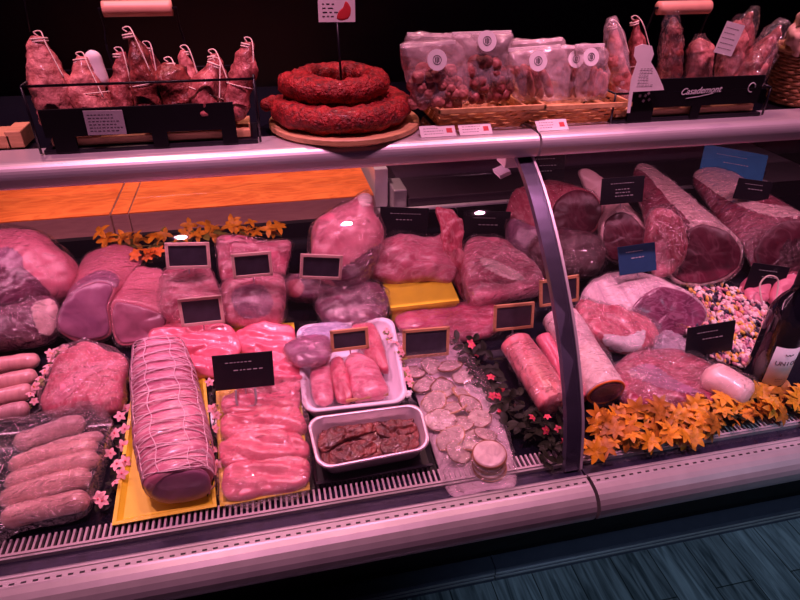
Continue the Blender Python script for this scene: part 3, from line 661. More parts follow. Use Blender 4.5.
# sausages
def sausage(label, a, b_, r, h, bend, mat, seed, group, bdir=(0, 1, .1)):
    A, B = deck(*a, h), deck(*b_, h)
    return tagit(obj('fresh_sausage', capsule(BM(), A, B, r, bend, bdir, .0022, seed, tip=.15), mat), label, 'sausage', group)
G1 = 'loose fresh sausages at the left edge'
sausage('loose fat sausage at the left edge, furthest back', (-28, 372), (40, 360), .0175, .018, .004, 'saus', 1, G1)
sausage('loose fat sausage at the left edge, second from the back', (-28, 390), (38, 376), .0175, .018, .003, 'saus', 2, G1)
sausage('loose fat sausage at the left edge with a bright highlight, third from the back', (-28, 405), (33, 391), .0175, .018, .004, 'saus', 3, G1)
sausage('loose dark spotted sausage at the left edge, nearest the wrapped tray', (-28, 424), (30, 408), .0165, .018, .004, 'sausg', 4, G1)
G2 = 'sausages in the film wrapped black tray'
rows = [((14, 446), (86, 422), 'topmost sausage under the film, nearest the pink leg chunk'), ((24, 460), (104, 436), 'short second sausage under the film, partly under its neighbours'), ((8, 468), (98, 446), 'third sausage from the back in the wrapped black tray'),
        ((4, 486), (100, 458), 'fourth sausage from the back in the wrapped black tray'), ((-2, 503), (92, 476), 'second sausage from the front with two white highlights in the wrapped tray'), ((0, 521), (90, 500), 'foremost sausage in the wrapped black tray, nearest the rail')]
for i, (a, b_, lab) in enumerate(rows): sausage(lab, a, b_, .0185 if i != 1 else .014, .030 if i != 1 else .024, .005, 'sausg' if i in (0, 1) else 'saus', 10+i, G2)
t, b = tray('sausage_tray', 'black film wrapped tray holding six sausages at the front left', [(-22, 534), (82, 513), (112, 424), (-22, 436)], 'black', .022, .004, cat='tray'); obj('tray_body', b, 'blackgloss', t, False)
pl = Plane(1.0, DANG, .028); pts = [pl(*q) for q in [(-25, 436), (40, 418), (90, 406), (114, 424), (108, 455), (96, 490), (78, 516), (20, 528), (-25, 540)]]
obj('film_cover', pillow(BM(), pts, pl.n, .026, .022, 5, .003, 40, 44, N_=110, rings=16, floor=.003), 'film', t)

# white tray with strips of meat
t, b = tray('white_tray', 'deep white plastic tray with rounded corners holding meat strips', [(303, 414), (409, 402), (393, 317), (296, 326)], 'white', .035, .008, .03, inset=.014); obj('tray_body', b, 'white', t)
SG = 'pink meat strips in the white tray'
def strip(label, out, h, tf, mat, seed, wrap='filmt', nm='meat_strip', grp=SG, rest=.006):
    pl = Plane(1.0, DANG, h); pts = [pl(*q) for q in out]; c = sum(pts, V())/len(pts)
    t = thing(nm, label, 'meat', (c.x, c.y, zd(c.y)), grp)
    obj('meat', pillow(BM(), pts, pl.n, tf, tf*.8, 2.6, .004, 30, seed, fold=.002, folddir=(1, .2, 0), foldfr=110, floor=rest), mat, t)
    if wrap: obj('plastic_film', pillow(BM(), [c+(q-c)*1.06 for q in pts], pl.n, tf+.004, tf*.8+.001, 2.4, .005, 50, seed+3, floor=rest-.001), wrap, t)
    return t
strip('left strip in the white tray, under the wrapped bundle', [(312, 366), (328, 362), (332, 380), (333, 402), (316, 404), (311, 386)], .028, .016, 'porkv', 51)
strip('narrow middle strip in the white tray', [(330, 364), (342, 361), (350, 382), (352, 400), (338, 402), (332, 384)], .028, .016, 'red', 52)
strip('wide folded strip at the right in the white tray', [(345, 362), (358, 355), (372, 360), (384, 380), (388, 394), (370, 400), (354, 400), (350, 382)], .032, .02, 'porkv', 53)
strip('tall packed strip at the back right in the white tray', [(352, 330), (370, 324), (380, 336), (386, 356), (388, 372), (376, 368), (362, 352)], .032, .016, 'red', 54)
strip('film wrapped bundle lying over the back left rim of the white tray', [(285, 346), (304, 339), (326, 338), (332, 350), (324, 362), (300, 366), (288, 358)], .055, .018, 'lilacm', 55, 'film', 'wrapped_bundle', None, .04)
o = obj('film_sheet', pillow(BM(), [deck(*q, .03) for q in [(302, 330), (330, 324), (350, 326), (348, 338), (322, 342), (304, 342)]], DK.n, .012, .01, 3, .008, 40, 5, floor=.006), 'lilac'); tagit(o, 'crumpled lilac film sheet at the back of the white tray', 'film')
b = BM(); e = [deck(346, 401, .035), deck(388, 394, .035)]; tube(b, e, .0035, 8); o = obj('wooden_strip', b, 'frame'); tagit(o, 'thin brown wooden edge strip across the front of the white tray', 'strip')
o = obj('pan_stand', box(BM(), (.012, .757, zd(.757)+.0015), (.262, .905, zd(.757)+.0035)), 'black', smooth=False)
COL.objects.unlink(o); bpy.data.objects.remove(o)

# metal pan on a black slotted crate
RT = .055
C4 = [deck(318, 471, RT), deck(432, 449, RT), deck(421, 403, RT), deck(306, 418, RT)]
xl, xr = (C4[0].x+C4[3].x)/2, (C4[1].x+C4[2].x)/2; yf, yb_ = (C4[0].y+C4[1].y)/2, (C4[2].y+C4[3].y)/2
t = thing('slotted_crate', 'low black slotted crate under the metal pan', 'crate', ((xl+xr)/2, (yf+yb_)/2, zd(yf)))
b = BM(); zc = zd(yf)
def zdk(y): return zd(y)+.001
prism(b, [(xl+.004, yf+.006, zdk(yf+.006)), (xr-.004, yf+.006, zdk(yf+.006)), (xr-.004, yb_-.006, zdk(yb_-.006)), (xl+.004, yb_-.006, zdk(yb_-.006))], (0, 0, .008)); obj('crate_body', b, 'black', t, False)
b = BM()
for i in range(22):
    x = xl+.01+(xr-xl-.02)*i/21; box(b, (x-.0018, yf+.0, zd(yf)+.0025), (x+.0018, yf+.006, zd(yf)+.018))
box(b, (xl, yf, zd(yf)+.0155), (xr, yf+.006, zd(yf)+.0185)); obj('crate_slats', b, 'black', t, False)
def pan():
    t = thing('metal_pan', 'rectangular steel pan of dark brown pate on the front edge, beside the pale slices', 'pan', ((xl+xr)/2, (yf+yb_)/2, zd(yf)+.02))
    Cc = sum(C4, V())/4
    def loop(k, hh):
        out = []
        for i in range(4):
            a, q, d_ = C4[i-1], C4[i], C4[(i+1) % 4]; e1 = (a-q).normalized(); e2 = (d_-q).normalized(); q = q+(e1+e2)*k; r = .026
            for s in range(9):
                th = s/8*PI/2; out.append(q+e1*r*(1-math.sin(th))+e2*r*(1-math.cos(th))+DK.n*hh)
        return out
    b = BM(); LV = [[b.verts.new(q) for q in l] for l in (loop(.001, -.0015), loop(0, 0), loop(.001, .0025), loop(.005, .0025), loop(.007, 0), loop(.013, -.036), loop(.018, -.040))]
    for i in range(len(LV)-1):
        A, B = LV[i], LV[i+1]
        for j in range(len(A)): b.faces.new((A[j], A[(j+1) % len(A)], B[(j+1) % len(A)], B[j]))
    b.faces.new(LV[-1])
    OV = [[b.verts.new(q) for q in l] for l in (loop(.006, -.003), loop(.012, -.038), loop(.017, -.0425))]
    for A, B in ((LV[0], OV[0]), (OV[0], OV[1]), (OV[1], OV[2])):
        for j in range(len(A)): b.faces.new((A[j], A[(j+1) % len(A)], B[(j+1) % len(A)], B[j]))
    b.faces.new(OV[-1])
    obj('pan_body', b, plain('pan_steel', (.62, .52, .58), .3, .55), t)
    b = BM(); pl = loop(.014, -.026); pillow(b, [pl[i] for i in range(0, 36, 3)], DK.n, .006, .008, 6, .004, 60, 2, N_=110, rings=20, crease=.006); o = obj('pate_base', b, 'pate', t)
    return loop
lp = pan()
for i, (out, lab) in enumerate([([(318, 440), (335, 428), (372, 424), (378, 430), (348, 440), (324, 452)], 'long crusted brown pate slab at the left of the steel pan'), ([(376, 426), (400, 420), (416, 426), (412, 434), (384, 438)], 'brown crusted pate slab at the back right of the steel pan'),
        ([(330, 452), (352, 442), (372, 442), (376, 452), (350, 462), (334, 462)], 'dark brown pate slab at the front of the steel pan'), ([(382, 442), (398, 436), (414, 436), (418, 446), (400, 454), (384, 454)], 'smooth reddish pate slab at the front right of the steel pan')]):
    pts = [deck(q[0], q[1], .036) for q in out]; o = obj('pate_slab', pillow(BM(), pts, DK.n, .006, .008, 5, .004, 60, 60+i, N_=100, rings=16, crease=.006), 'pate'); tagit(o, lab, 'pate', 'pate slabs in the steel pan')

# pale slices on a film covered paper
pts = [deck(*q, .004) for q in [(392, 338), (420, 330), (448, 330), (474, 366), (500, 415), (516, 484), (486, 492), (452, 497), (436, 460), (424, 420), (410, 380)]]
t = thing('slice_packet', 'long clear packet of pale sliced rounds hanging over the front grille', 'packet', (.27, .9, zd(.9)))
obj('backing_paper', pillow(BM(), pts, DK.n, .0018, .003, 6, .0006, 20, 1, floor=.0005), plain('lilac_paper', (.55, .42, .5), .5), t)
c = sum(pts, V())/len(pts)
obj('clear_film', pillow(BM(), [c+(q-c)*1.0 for q in pts], DK.n, .03, .002, 4, .007, 40, 9, N_=150, rings=26, floor=.003, crease=-.008), 'film', t)
rg = random.Random(5)
spots = [(412, 372, 14), (432, 366, 13), (450, 366, 15), (462, 376, 13), (425, 385, 13), (444, 388, 14), (462, 394, 12), (434, 402, 15), (452, 408, 14), (470, 404, 14), (440, 420, 16), (460, 424, 15), (480, 418, 14), (450, 438, 16), (470, 440, 15), (458, 452, 14), (486, 434, 13)]
for i, (px, py, r) in enumerate(spots):
    c = deck(px, py, .012+.0007*i); tilt = V((rg.uniform(-.6, .6), rg.uniform(-.7, .3), 1)).normalized(); u = tilt.cross(V((0, 1, 0))).normalized(); v = tilt.cross(u); R = r*.00165*1.12
    out = [c+u*math.cos(a)*R*rg.uniform(.85, 1.15)+v*math.sin(a)*R*.8*rg.uniform(.85, 1.15) for a in [2*PI*k/9 for k in range(9)]]
    t = thing('pale_slice', 'thin pale oval slice with a brown rind, one of those heaped under the clear film', 'slice', c, 'pale slices heaped in the clear packet')
    obj('slice_flesh', pillow(BM(), out, tilt, .0022, .0018, 5, .002, 60, i, N_=36, rings=5, floor=.004), 'slice', t)
    obj('rind', tube(BM(), catmull(out, 30), rg.choice((.0011, .0016, .0024)), 6, closed=True), rg.choice(('rind', 'rind', 'frame')), t)
c0 = deck(488, 470, .0)
for i in range(6):
    c = c0+DK.n*(.012+.006*i)+V((rg.uniform(-.003, .003), rg.uniform(-.003, .003)+.002*i, 0)); tilt = (DK.n+V((.1*rg.uniform(-1, 1), -.15, 0))).normalized(); u = V((1, 0, 0)); v = tilt.cross(u)
    out = [c+u*math.cos(a)*.031+v*math.sin(a)*.027 for a in [2*PI*k/16 for k in range(16)]]
    t = thing('round_slice', 'round pale slice stacked at the near end of the packet, by the grille', 'slice', c, 'stacked round slices at the end of the packet')
    obj('slice_flesh', pillow(BM(), out, tilt, .0022, .0022, 6, .0008, 40, i+30, N_=36, rings=5), 'slice', t); obj('rind', tube(BM(), catmull(out, 30), .0015, 6, closed=True), 'rind' if i % 2 else 'frame', t)

# ------------------------------------------------------------------ rolls
def roll(label, a, b_, r, h, mat, name, wrapm=None, endmat=None, seed=0, cat='meat', open_end=False):
    A, B = deck(*a, h), deck(*b_, h); t = thing(name, label, cat, (A.x, (A.y+B.y)/2, zd((A.y+B.y)/2)))
    obj('roll_body', tube(BM(), [B.lerp(A, i/40) for i in range(41)], [r*.5]+[r*.86, r*.97]+[r]*8+[r*.99, r*.93, r*.7, r*.3] if open_end else r, 40, .85, amp=.003, fr=14, seed=seed), mat, t)
    d = (B-A).normalized()
    if endmat:
        s = d.cross(V((0, 0, 1))).normalized(); w = s.cross(d)
        pts = [B+s*math.cos(k/16*2*PI)*r*.86+w*math.sin(k/16*2*PI)*r*.72 for k in range(16)]
        obj('cut_end', pillow(BM(), pts, d, .005, .004, 4, .001, 30, 2, N_=32, rings=5), endmat, t)
        if not open_end: obj('end_rim', tube(BM(), [B+s*math.cos(k/30*2*PI)*r*.93+w*math.sin(k/30*2*PI)*r*.79 for k in range(30)], .003, 8, closed=True), 'petalo', t)
    if wrapm: obj('plastic_film', tube(BM(), [A.lerp(B, -.06+1.12*i/50) for i in range(51)], [r*.7, r*1.1, r*1.13, r*1.1, r*1.12, r*.8], 48, .88, amp=.008, fr=35, seed=seed+1), wrapm, t)
    return t
M['salmon'] = meat('salmon_roll', (.75, .2, .2), (.88, .5, .46), 30, (2, .6, 1), bmp=.3)
M['print'] = meat('printed_paper', (.62, .42, .42), (.85, .7, .7), 60, (1, 1, 1), rough=.6, coat=.1, bmp=.05, vein=(.3, .15, .2))
roll('salmon pink roll in clear film, left of the printed paper roll', (516, 343), (556, 404), .036, .036, 'salmon', 'wrapped_roll', 'film', None, 1)
roll('roll in printed pinkish paper crossing behind the glass post, open at its near end', (560, 318), (606, 392), .042, .040, 'print', 'paper_roll', 'filmt', 'deep', 4)
roll('orange-red wrapped roll wedged between the salmon roll and the paper roll', (545, 338), (578, 400), .02, .022, 'chick', 'wrapped_roll', None, None, 6)
roll('stout pale poultry sausage between the plum beef pack and the wine bottle', (704, 372), (750, 398), .037, .036, 'paleham', 'white_sausage', 'filmt', None, 8, 'sausage', True)

# ------------------------------------------------------------------ wine bottle
c = deck(759, 388, 0); c.z = zd(c.y)+.004
t = thing('wine_bottle', 'dark wine bottle with a white label standing at the right edge', 'bottle', c)
def lathe(bm, prof, c, seg=40, a0=0, a1=2*PI):
    full = abs(a1-a0-2*PI) < 1e-6; n = seg if full else seg+1; R = []
    for r, z in prof: R.append([bm.verts.new((c.x+r*math.cos(a0+(a1-a0)*j/seg), c.y+r*math.sin(a0+(a1-a0)*j/seg), c.z+z)) for j in range(n)])
    for i in range(len(R)-1):
        for j in range(seg): bm.faces.new((R[i][j], R[i][(j+1) % n], R[i+1][(j+1) % n], R[i+1][j]))
    return bm
bp = [(0, .004), (.030, .002), (.036, 0), (.0385, .004), (.039, .02), (.039, .185), (.037, .20), (.028, .222), (.0175, .238), (.015, .25), (.0145, .29), (.016, .292), (.016, .302), (0, .303)]
obj('bottle_body', lathe(BM(), bp, c), plain('dark_bottle_glass', (.006, .005, .009), .05, 0, 1), t)
obj('foil_cap', lathe(BM(), [(.0152, .255), (.0156, .29), (.0168, .2915), (.0168, .3045), (0, .3055)], c), 'black', t)
lb = BM(); A0_, A1_ = -2.45, -.55
lathe(lb, [(.0393, .035), (.0396, .035), (.0396, .13), (.0393, .13)], c, 24, A0_, A1_); obj('paper_label', lb, 'paper', t)
am = -1.72; dn = V((math.cos(am), math.sin(am), 0)); uu = V((-dn.y, dn.x, 0))
def curvetext(s, size, z, mat, ang0):
    for k, chh in enumerate(s):
        a = ang0+(k-(len(s)-1)/2)*size*.72/.0398; dn = V((math.cos(a), math.sin(a), 0)); uu = V((-dn.y, dn.x, 0))
        text('label_letter', chh, size, t, c+dn*.0400+V((0, 0, z)), uu, (0, 0, 1), mat)
curvetext('UNICO', .014, .092, 'ink', -1.62)
b = BM(); scribble(b, c+dn*.0402+V((0, 0, .05)), uu, (0, 0, 1), dn, 2, .02, .012, 3, .001)
tube(b, [c+dn*.0402+uu*x_+V((0, 0, .112+z_)) for x_, z_ in ((-.008, .004), (-.003, .0), (0, .003), (.003, 0), (.008, .004))], .0008, 5, sub=16); obj('label_marks', b, 'ink', t, False)

# coloured pebbles
rg = random.Random(3); b = BM(); pc = [(.85, .6, .6), (.8, .35, .35), (.03, .02, .05), (.85, .75, .7), (.75, .45, .08), (.5, .2, .3)]
me_m = []
area = [(690, 290), (712, 283), (742, 288), (764, 300), (775, 325), (760, 362), (738, 366), (700, 352), (684, 330), (700, 312)]
cnt = 0
mats_idx = []
while cnt < 800:
    x, y = rg.uniform(680, 780), rg.uniform(280, 370)
    if not inside(x, y, area): continue
    c = deck(x, y, .006+rg.uniform(0, .006)); g_ = bmesh.ops.create_icosphere(b, subdivisions=1, radius=rg.uniform(.0065, .0115)); k = rg.randrange(6); m = Matrix.Rotation(rg.uniform(0, 3), 4, V((rg.random(), rg.random(), rg.random())).normalized())
    for v in g_['verts']: q = v.co.copy(); q.z *= .4; v.co = m @ q + c
    for f in {f for v in g_['verts'] for f in v.link_faces}: f.material_index = k
    cnt += 1
o = obj('coloured_pebbles', b, plain('pebble_0', pc[0], .4), kind='stuff'); tagit(o, 'bed of small pink, white, black and yellow pebbles left of the wine bottle', 'pebbles')
for i in range(1, 6): o.data.materials.append(plain('pebble_%d' % i, pc[i], .4))
b = BM(); tube(b, [deck(762, 302, .03), deck(760, 285, .06), deck(768, 276, .08), deck(778, 280, .07), deck(776, 300, .03)], .002, 8, sub=30); o = obj('elastic_band', b, 'twine'); tagit(o, 'pale looped string between the two orange-pink lumps', 'string')

# ------------------------------------------------------------------ garlands
def petal_mesh(bm, c, n, u, ln, w, curl, seg=4):
    v = n.cross(u); prev = None
    for i in range(seg+1):
        t_ = i/seg; wd = w*math.sin(PI*min(.97, t_*.85+.12))**.8; p = c+u*ln*t_+n*(curl*ln*(t_**2)*-.6+.35*ln*t_)
        a = bm.verts.new(p-v*wd); m_ = bm.verts.new(p-n*wd*.25); b_ = bm.verts.new(p+v*wd)
        if prev: bm.faces.new((prev[0], prev[1], m_, a)); bm.faces.new((prev[1], prev[2], b_, m_))
        prev = (a, m_, b_)
def flower_bm(c, n, R, petals=5, w=.35, rot=0, curl=.8):
    b = BM(); n = V(n).normalized(); u0 = n.orthogonal().normalized()
    for k in range(petals):
        u = Matrix.Rotation(rot+2*PI*k/petals, 3, n) @ u0; petal_mesh(b, c, n, u, R, R*w, curl)
    return b
def garland(label, pathpx, nfl, petalmat, leafmat, R, spread, seed, nleaf=20, h=.015, centre=None, petals=5, w=.35, name='flower_garland', second=None, hs=.012, leafR=None, P=None):
    rg = random.Random(seed); P = P or [deck(x, y, h) for x, y in pathpx]; L = catmull(P, 60, False)
    t = thing(name, label, 'flowers', (sum((p.x for p in L))/61, sum((p.y for p in L))/61, min(p.z for p in L)-.01))
    b = BM(); tube(b, [p+V((rg.uniform(-1, 1)*.003, rg.uniform(-1, 1)*.003, 0)) for p in L[::3]], .0012, 6); obj('stem', b, leafmat, t)
    leafR = leafR or R*1.2
    for k in range(nleaf):
        p = L[rg.randrange(61)]+V((rg.uniform(-1, 1)*spread, rg.uniform(-1, 1)*spread, rg.uniform(-.3, 1)*hs*.6)); n = V((rg.uniform(-.7, .7), rg.uniform(-.9, .4), 1)).normalized(); u = n.orthogonal(); u = Matrix.Rotation(rg.uniform(0, 6.28), 3, n) @ u.normalized()
        b = BM(); petal_mesh(b, p, n, u, leafR, leafR*.3, .6); petal_mesh(b, p, n, Matrix.Rotation(2.2, 3, n) @ u, leafR*.85, leafR*.28, .6); obj('leaf', b, leafmat, t)
    for k in range(nfl):
        i = int((k+rg.random())/nfl*60); p = L[i]+V((rg.uniform(-1, 1)*spread, rg.uniform(-1, 1)*spread, rg.uniform(.1, 1)*hs)); n = V((rg.uniform(-.8, .8), rg.uniform(-1.2, .2), 1)).normalized()
        mt = petalmat if not second or rg.random() > .35 else second
        r_ = R*rg.uniform(.75, 1.15)
        f = obj('blossom', flower_bm(p, n, r_, petals, w, rg.uniform(0, 6)), mt, t)
        if centre:
            b = BM(); g_ = bmesh.ops.create_icosphere(b, subdivisions=1, radius=r_*.16)
            for v_ in g_['verts']: v_.co += p+n*r_*.15
            obj('flower_centre', b, centre, f)
    return t
garland('garland of golden yellow blossoms along the front edge of the right case', [(596, 452), (612, 440), (640, 436), (670, 438), (700, 428), (730, 420), (760, 416), (800, 414), (820, 412)], 98, 'petaly', 'leafd', .024, .026, 1, 14, .014, None, 6, .25, hs=.03, name='yellow_garland', second='petalx')
garland('upper back strand of golden yellow blossoms in the right case, touching the plum beef pack', [(598, 428), (625, 418), (660, 420), (690, 414), (720, 404), (750, 398), (785, 400), (810, 396)], 60, 'petaly', 'leafg', .024, .014, 21, 8, .014, None, 6, .25, hs=.03, name='yellow_garland', second='petalx')
garland('dark leafy garland with red-pink buds between the pale slices and the glass post', [(462, 346), (478, 362), (490, 385), (505, 405), (520, 425), (545, 430), (565, 440), (555, 462)], 14, 'petalh', 'leafd', .010, .032, 2, 99, .012, 'petaly', hs=.035, leafR=.024)
garland('short strand of pink and white blossoms left of the bright pink leg chunk', [(62, 350), (52, 360), (44, 375), (36, 392), (30, 408)], 13, 'petalp', 'leafg', .011, .01, 3, 10, .02, 'petaly', hs=.02)
garland('strand of pink blossoms between the wrapped sausages and the left yellow tray', [(126, 412), (122, 430), (118, 450), (120, 475), (108, 495), (100, 508)], 13, 'petalp', 'leafd', .012, .010, 4, 18, .012, 'petalh', hs=.014)
garland('strand of pink blossoms between the loin roast and the chicken fillets', [(211, 385), (214, 410), (214, 435), (216, 455), (214, 480), (206, 496)], 8, 'petalp', 'leafd', .010, .006, 5, 12, .016, 'petalo', hs=.012)
garland('strand of small pink blossoms between the white tray and the pale slices', [(388, 330), (394, 345), (402, 360), (408, 378), (412, 390)], 12, 'petalp', 'leafg', .008, .007, 6, 14, .03, 'petaly', hs=.015)
garland('row of yellow leaf clusters along the back of the case under the wooden board', None, 36, 'petaly', 'leafg', .024, .02, 7, 20, .0, None, 4, .28, hs=.03, name='yellow_leaf_garland', P=[Plane(1.4, 90)(x, y) for x, y in [(108, 240), (130, 246), (160, 244), (190, 238), (215, 236), (240, 234), (260, 233), (282, 236)]])
garland('cluster of orange leaves behind the pink block, left of the framed boards', None, 14, 'petalo', 'leafd', .014, .014, 8, 6, .0, None, 5, .3, hs=.02, name='orange_leaf_cluster', P=[Plane(1.33, 90)(x, y) for x, y in [(140, 254), (150, 258), (160, 256)]])

# ------------------------------------------------------------------ things on the service shelf
ZS = 1.268
def up(px, py, y): 
    d = ray(px, py); return CAM + d*(y/d.y)
def rack(label, x0, x1, yf, yb, hz, handle, sec):
    t = thing('display_rack', label, 'rack', ((x0+x1)/2, (yf+yb)/2, ZS))
    ZZ = ZS
    b = BM(); box(b, (x0, yf, ZZ+.0005), (x1, yb, ZZ+.009), bev=.002); obj('base', b, 'black', t, False)
    b = BM(); box(b, (x0+.012, yf+.012, ZZ+.0095), (x1-.012, yb-.01, ZZ+.024), bev=.002); obj('wooden_base', b, 'wood', t, False)
    b = BM(); w = (x1-x0)
    if sec:
        for xa, xb in ((x0+.028, x0+.085), (x0+.20*w+.005, x1-.03)): pass
        box(b, (x0+.03, yf-.002, ZZ+.03), (x1-.02, yf+.003, ZZ+.085)); box(b, (x0+.03, yf-.002, ZZ+.005), (x0+.085, yf+.003, ZZ+.03)); box(b, (x0+w*.5, yf-.002, ZZ+.005), (x0+w*.56, yf+.003, ZZ+.03))
    else:
        box(b, (x0+.01, yf-.002, ZZ+.03), (x1-.035, yf+.003, ZZ+.075)); box(b, (x0+.02, yf-.002, ZZ+.005), (x0+.055, yf+.003, ZZ+.03)); box(b, (x0+w*.5, yf-.002, ZZ+.005), (x0+w*.57, yf+.003, ZZ+.03)); box(b, (x1-.06, yf-.002, ZZ+.005), (x1-.035, yf+.003, ZZ+.03))
    obj('front_panel', b, 'blackmat', t, False)
    b = BM(); zt = ZZ+hz
    P = [(x0-.004, yf, zt), (x1+.004, yf, zt), (x1+.004, yb, zt), (x0-.004, yb, zt)]
    tube(b, catmull([V(p) for p in P for _ in (0, )], 4, True) if False else [V(P[0]), V(P[1])], .0022, 8)
    for i in range(4): tube(b, [V(P[i]), V(P[(i+1) % 4])], .0022, 8); tube(b, [V(P[i]), V((P[i][0], P[i][1], ZZ+.004))], .0022, 8)
    obj('wire_rim', b, 'black', t)
    h0, h1 = handle      # handle ends
    b = BM(); tube(b, [h0.lerp(h1, i/20) for i in range(21)], [.0125, .0125], 24); obj('wooden_handle', b, 'handle', t)
    b = BM(); d = (h1-h0).normalized(); tube(b, [h0-d*.008, h1+d*.008], .0022, 8)
    for e, s in ((h0-d*.006, -1), (h1+d*.006, 1)):
        q = V(((x0 if s < 0 else x1), yb, zt)); q = V((e.x, yb, zt)) if True else q
        tube(b, [e, e+V((0, .01, -.03)), V((e.x+.004*s, yb, zt+.04)), q], .0022, 8, sub=20)
    obj('handle_wire', b, 'black', t)
    return t
YA, YB = 1.16, 1.27
pL = [level(52, 148, ZS), level(260, 136, ZS)]
x0L, x1L = up(50, 140, 1.16).x, up(262, 130, 1.16).x
yfL = 1.09
hL = (up(103, 9, 1.19), up(172, 8, 1.19))
x0L, x1L = level(50, 150, ZS).x, level(258, 136, ZS).x
rack('black wire rack with wooden carrying handle at the left, full of dry sausages', x0L, x1L, 1.085, 1.20, .112, hL, False)
hR = (up(658, 8, 1.17), up(709, 7, 1.17))
x0R, x1R = level(612, 125, ZS).x, level(758, 116, ZS).x
rk = rack('black rack with a lettered front panel and wooden handle at the right', x0R, x1R, 1.085, 1.20, .06, hR, True)
cR = V(((x0R+x1R)/2+.01, 1.082, ZS+.06))
text('script_lettering', 'Casademont', .018, rk, cR, (1, 0, .03), (0, 0, 1), 'chalk', .35)
b = BM(); tube(b, [cR+V((-.03, 0, -.014)), cR+V((0, 0, -.011)), cR+V((.03, 0, -.006))], .0006, 5); obj('underline', b, 'chalk', rk)
b = BM(); tube(b, [V((x1R-.045, 1.082, ZS+.062))+V((math.cos(a)*.008, 0, math.sin(a)*.009)) for a in [i/14*1.6*PI for i in range(15)]], .001, 5); obj('round_mark', b, 'chalk', rk)
b = BM()
for i, (dx, dz) in enumerate(((-.012, .0), (-.004, .012), (.006, .004), (.01, -.008), (-.002, -.01), (.0, .0))):
    sbox(b, V((x0R+.06+dx, 1.0825, ZS+.055+dz)), (1, 0, .4*i), (0, 1, 0), (-.4*i, 0, 1), .0025, .0003, .0025)
obj('panel_ornament', b, plain('dull_print', (.35, .25, .3), .7), rk, False)

def salami(label, a, b_, yb, r, mat, seed, tie=True, group='dry sausages in the left wire rack', top=.55, wrap=None, y2=None, label2=None, wr=.006):
    A = up(*a, yb); A.z = max(A.z, ZS+.03); B = up(*b_, y2 or yb+.02)
    t = thing('dry_sausage', label, 'sausage', A, group)
    n = 40; path = []; R = []
    side = V((1, 0, 0)).lerp(V((0, 1, 0)), .3)
    for i in range(n+1):
        s = i/n; path.append(A.lerp(B, s)+side*.006*math.sin(s*5+seed)); e = min(1, (s+.02)/.14); e2 = min(1, (1.0-s)/(.62-.3*(top-.55)))
        R.append(r*math.sqrt(max(0, 1-(1-e)**2))*(.16+.84*min(1, e2/ (1.25-top)*.9)**.75 if e2 < 1 else 1.0)*(1.0+.1*math.sin(s*3+seed))+.001)
    obj('casing', tube(BM(), path, R, 22, .9, amp=wr, fr=38, seed=seed), mat, t)
    if tie:
        d = (B-A).normalized(); b = BM(); s = d.cross(V((0, 1, 0))).normalized(); w = s.cross(d)
        for k in range(2): tube(b, [B-d*(.004+.004*k)+s*math.cos(q/12*2*PI)*r*.36+w*math.sin(q/12*2*PI)*r*.36 for q in range(12)], .0016, 6, closed=True)
        tube(b, [B, B+d*.006+s*.005, B+d*.006-s*.006, B-d*.012-s*.012-V((0, .012, 0)), B-d*.06-s*(r*.8)-V((0, r*.8, 0))], .0011, 6, sub=24)
        if seed % 3: tube(b, [A.lerp(B, .45)+s*math.cos(q/14*2*PI)*r*1.02+w*math.sin(q/14*2*PI)*r*.95 for q in range(14)], .0009, 5, closed=True)
        obj('twine', b, 'twine', t)
    if wrap: obj('plastic_sleeve', tube(BM(), [A.lerp(B, -.02+1.1*i/30) for i in range(31)], [r*1.0, r*1.12, r*1.15, r*1.1, r*.95, r*.5], 26, .92, amp=.006, fr=45, seed=seed+2), wrap, t)
    return t
salami('tallest pale dry sausage at the left end of the left rack, tied with string', (66, 128), (38, 36), 1.13, 0.0347, 'salamip', 1)
salami('fat pale dry sausage second from the left end of the left rack', (98, 122), (80, 57), 1.13, 0.0314, 'salamip', 2)
salami('slim brown dry sausage standing just left of the tallest dark one', (128, 120), (118, 52), 1.15, 0.0224, 'salami', 3)
salami('tall dark dry sausage with a white tie at the top, centre of the left rack', (158, 124), (127, 32), 1.11, 0.0235, 'salamid', 4)
salami('dark dry sausage directly behind the tall central one in the left rack', (152, 110), (146, 46), 1.165, 0.0213, 'salami', 5)
salami('dark dry sausage with a looped string, end facing the shopper', (182, 115), (168, 62), 1.12, 0.0291, 'salamid', 6, top=.9)
salami('thin pink dry sausage leaning with two strings, right of the looped one', (200, 112), (184, 50), 1.16, 0.0179, 'salamip', 7)
salami('leaning brown dry sausage, third from the right end of the left rack', (200, 118), (215, 62), 1.11, 0.0302, 'salami', 8)
salami('brown dry sausage crossing behind, second from the right end of the left rack', (228, 118), (212, 54), 1.15, 0.0235, 'salami', 9)
salami('knobbly brown dry sausage at the right end of the left rack', (236, 120), (247, 42), 1.12, 0.0235, 'salami', 10, top=.7)
o = obj('wrapped_cheese', capsule(BM(), up(104, 88, 1.155), up(90, 50, 1.16), .014, 0, (0, 0, 1), .002, 3), 'paper'); 
o.name = 'paper_wrapped_roll'; tagit(o, 'white paper wrapped roll sticking up between the pale and brown sausages', 'roll')
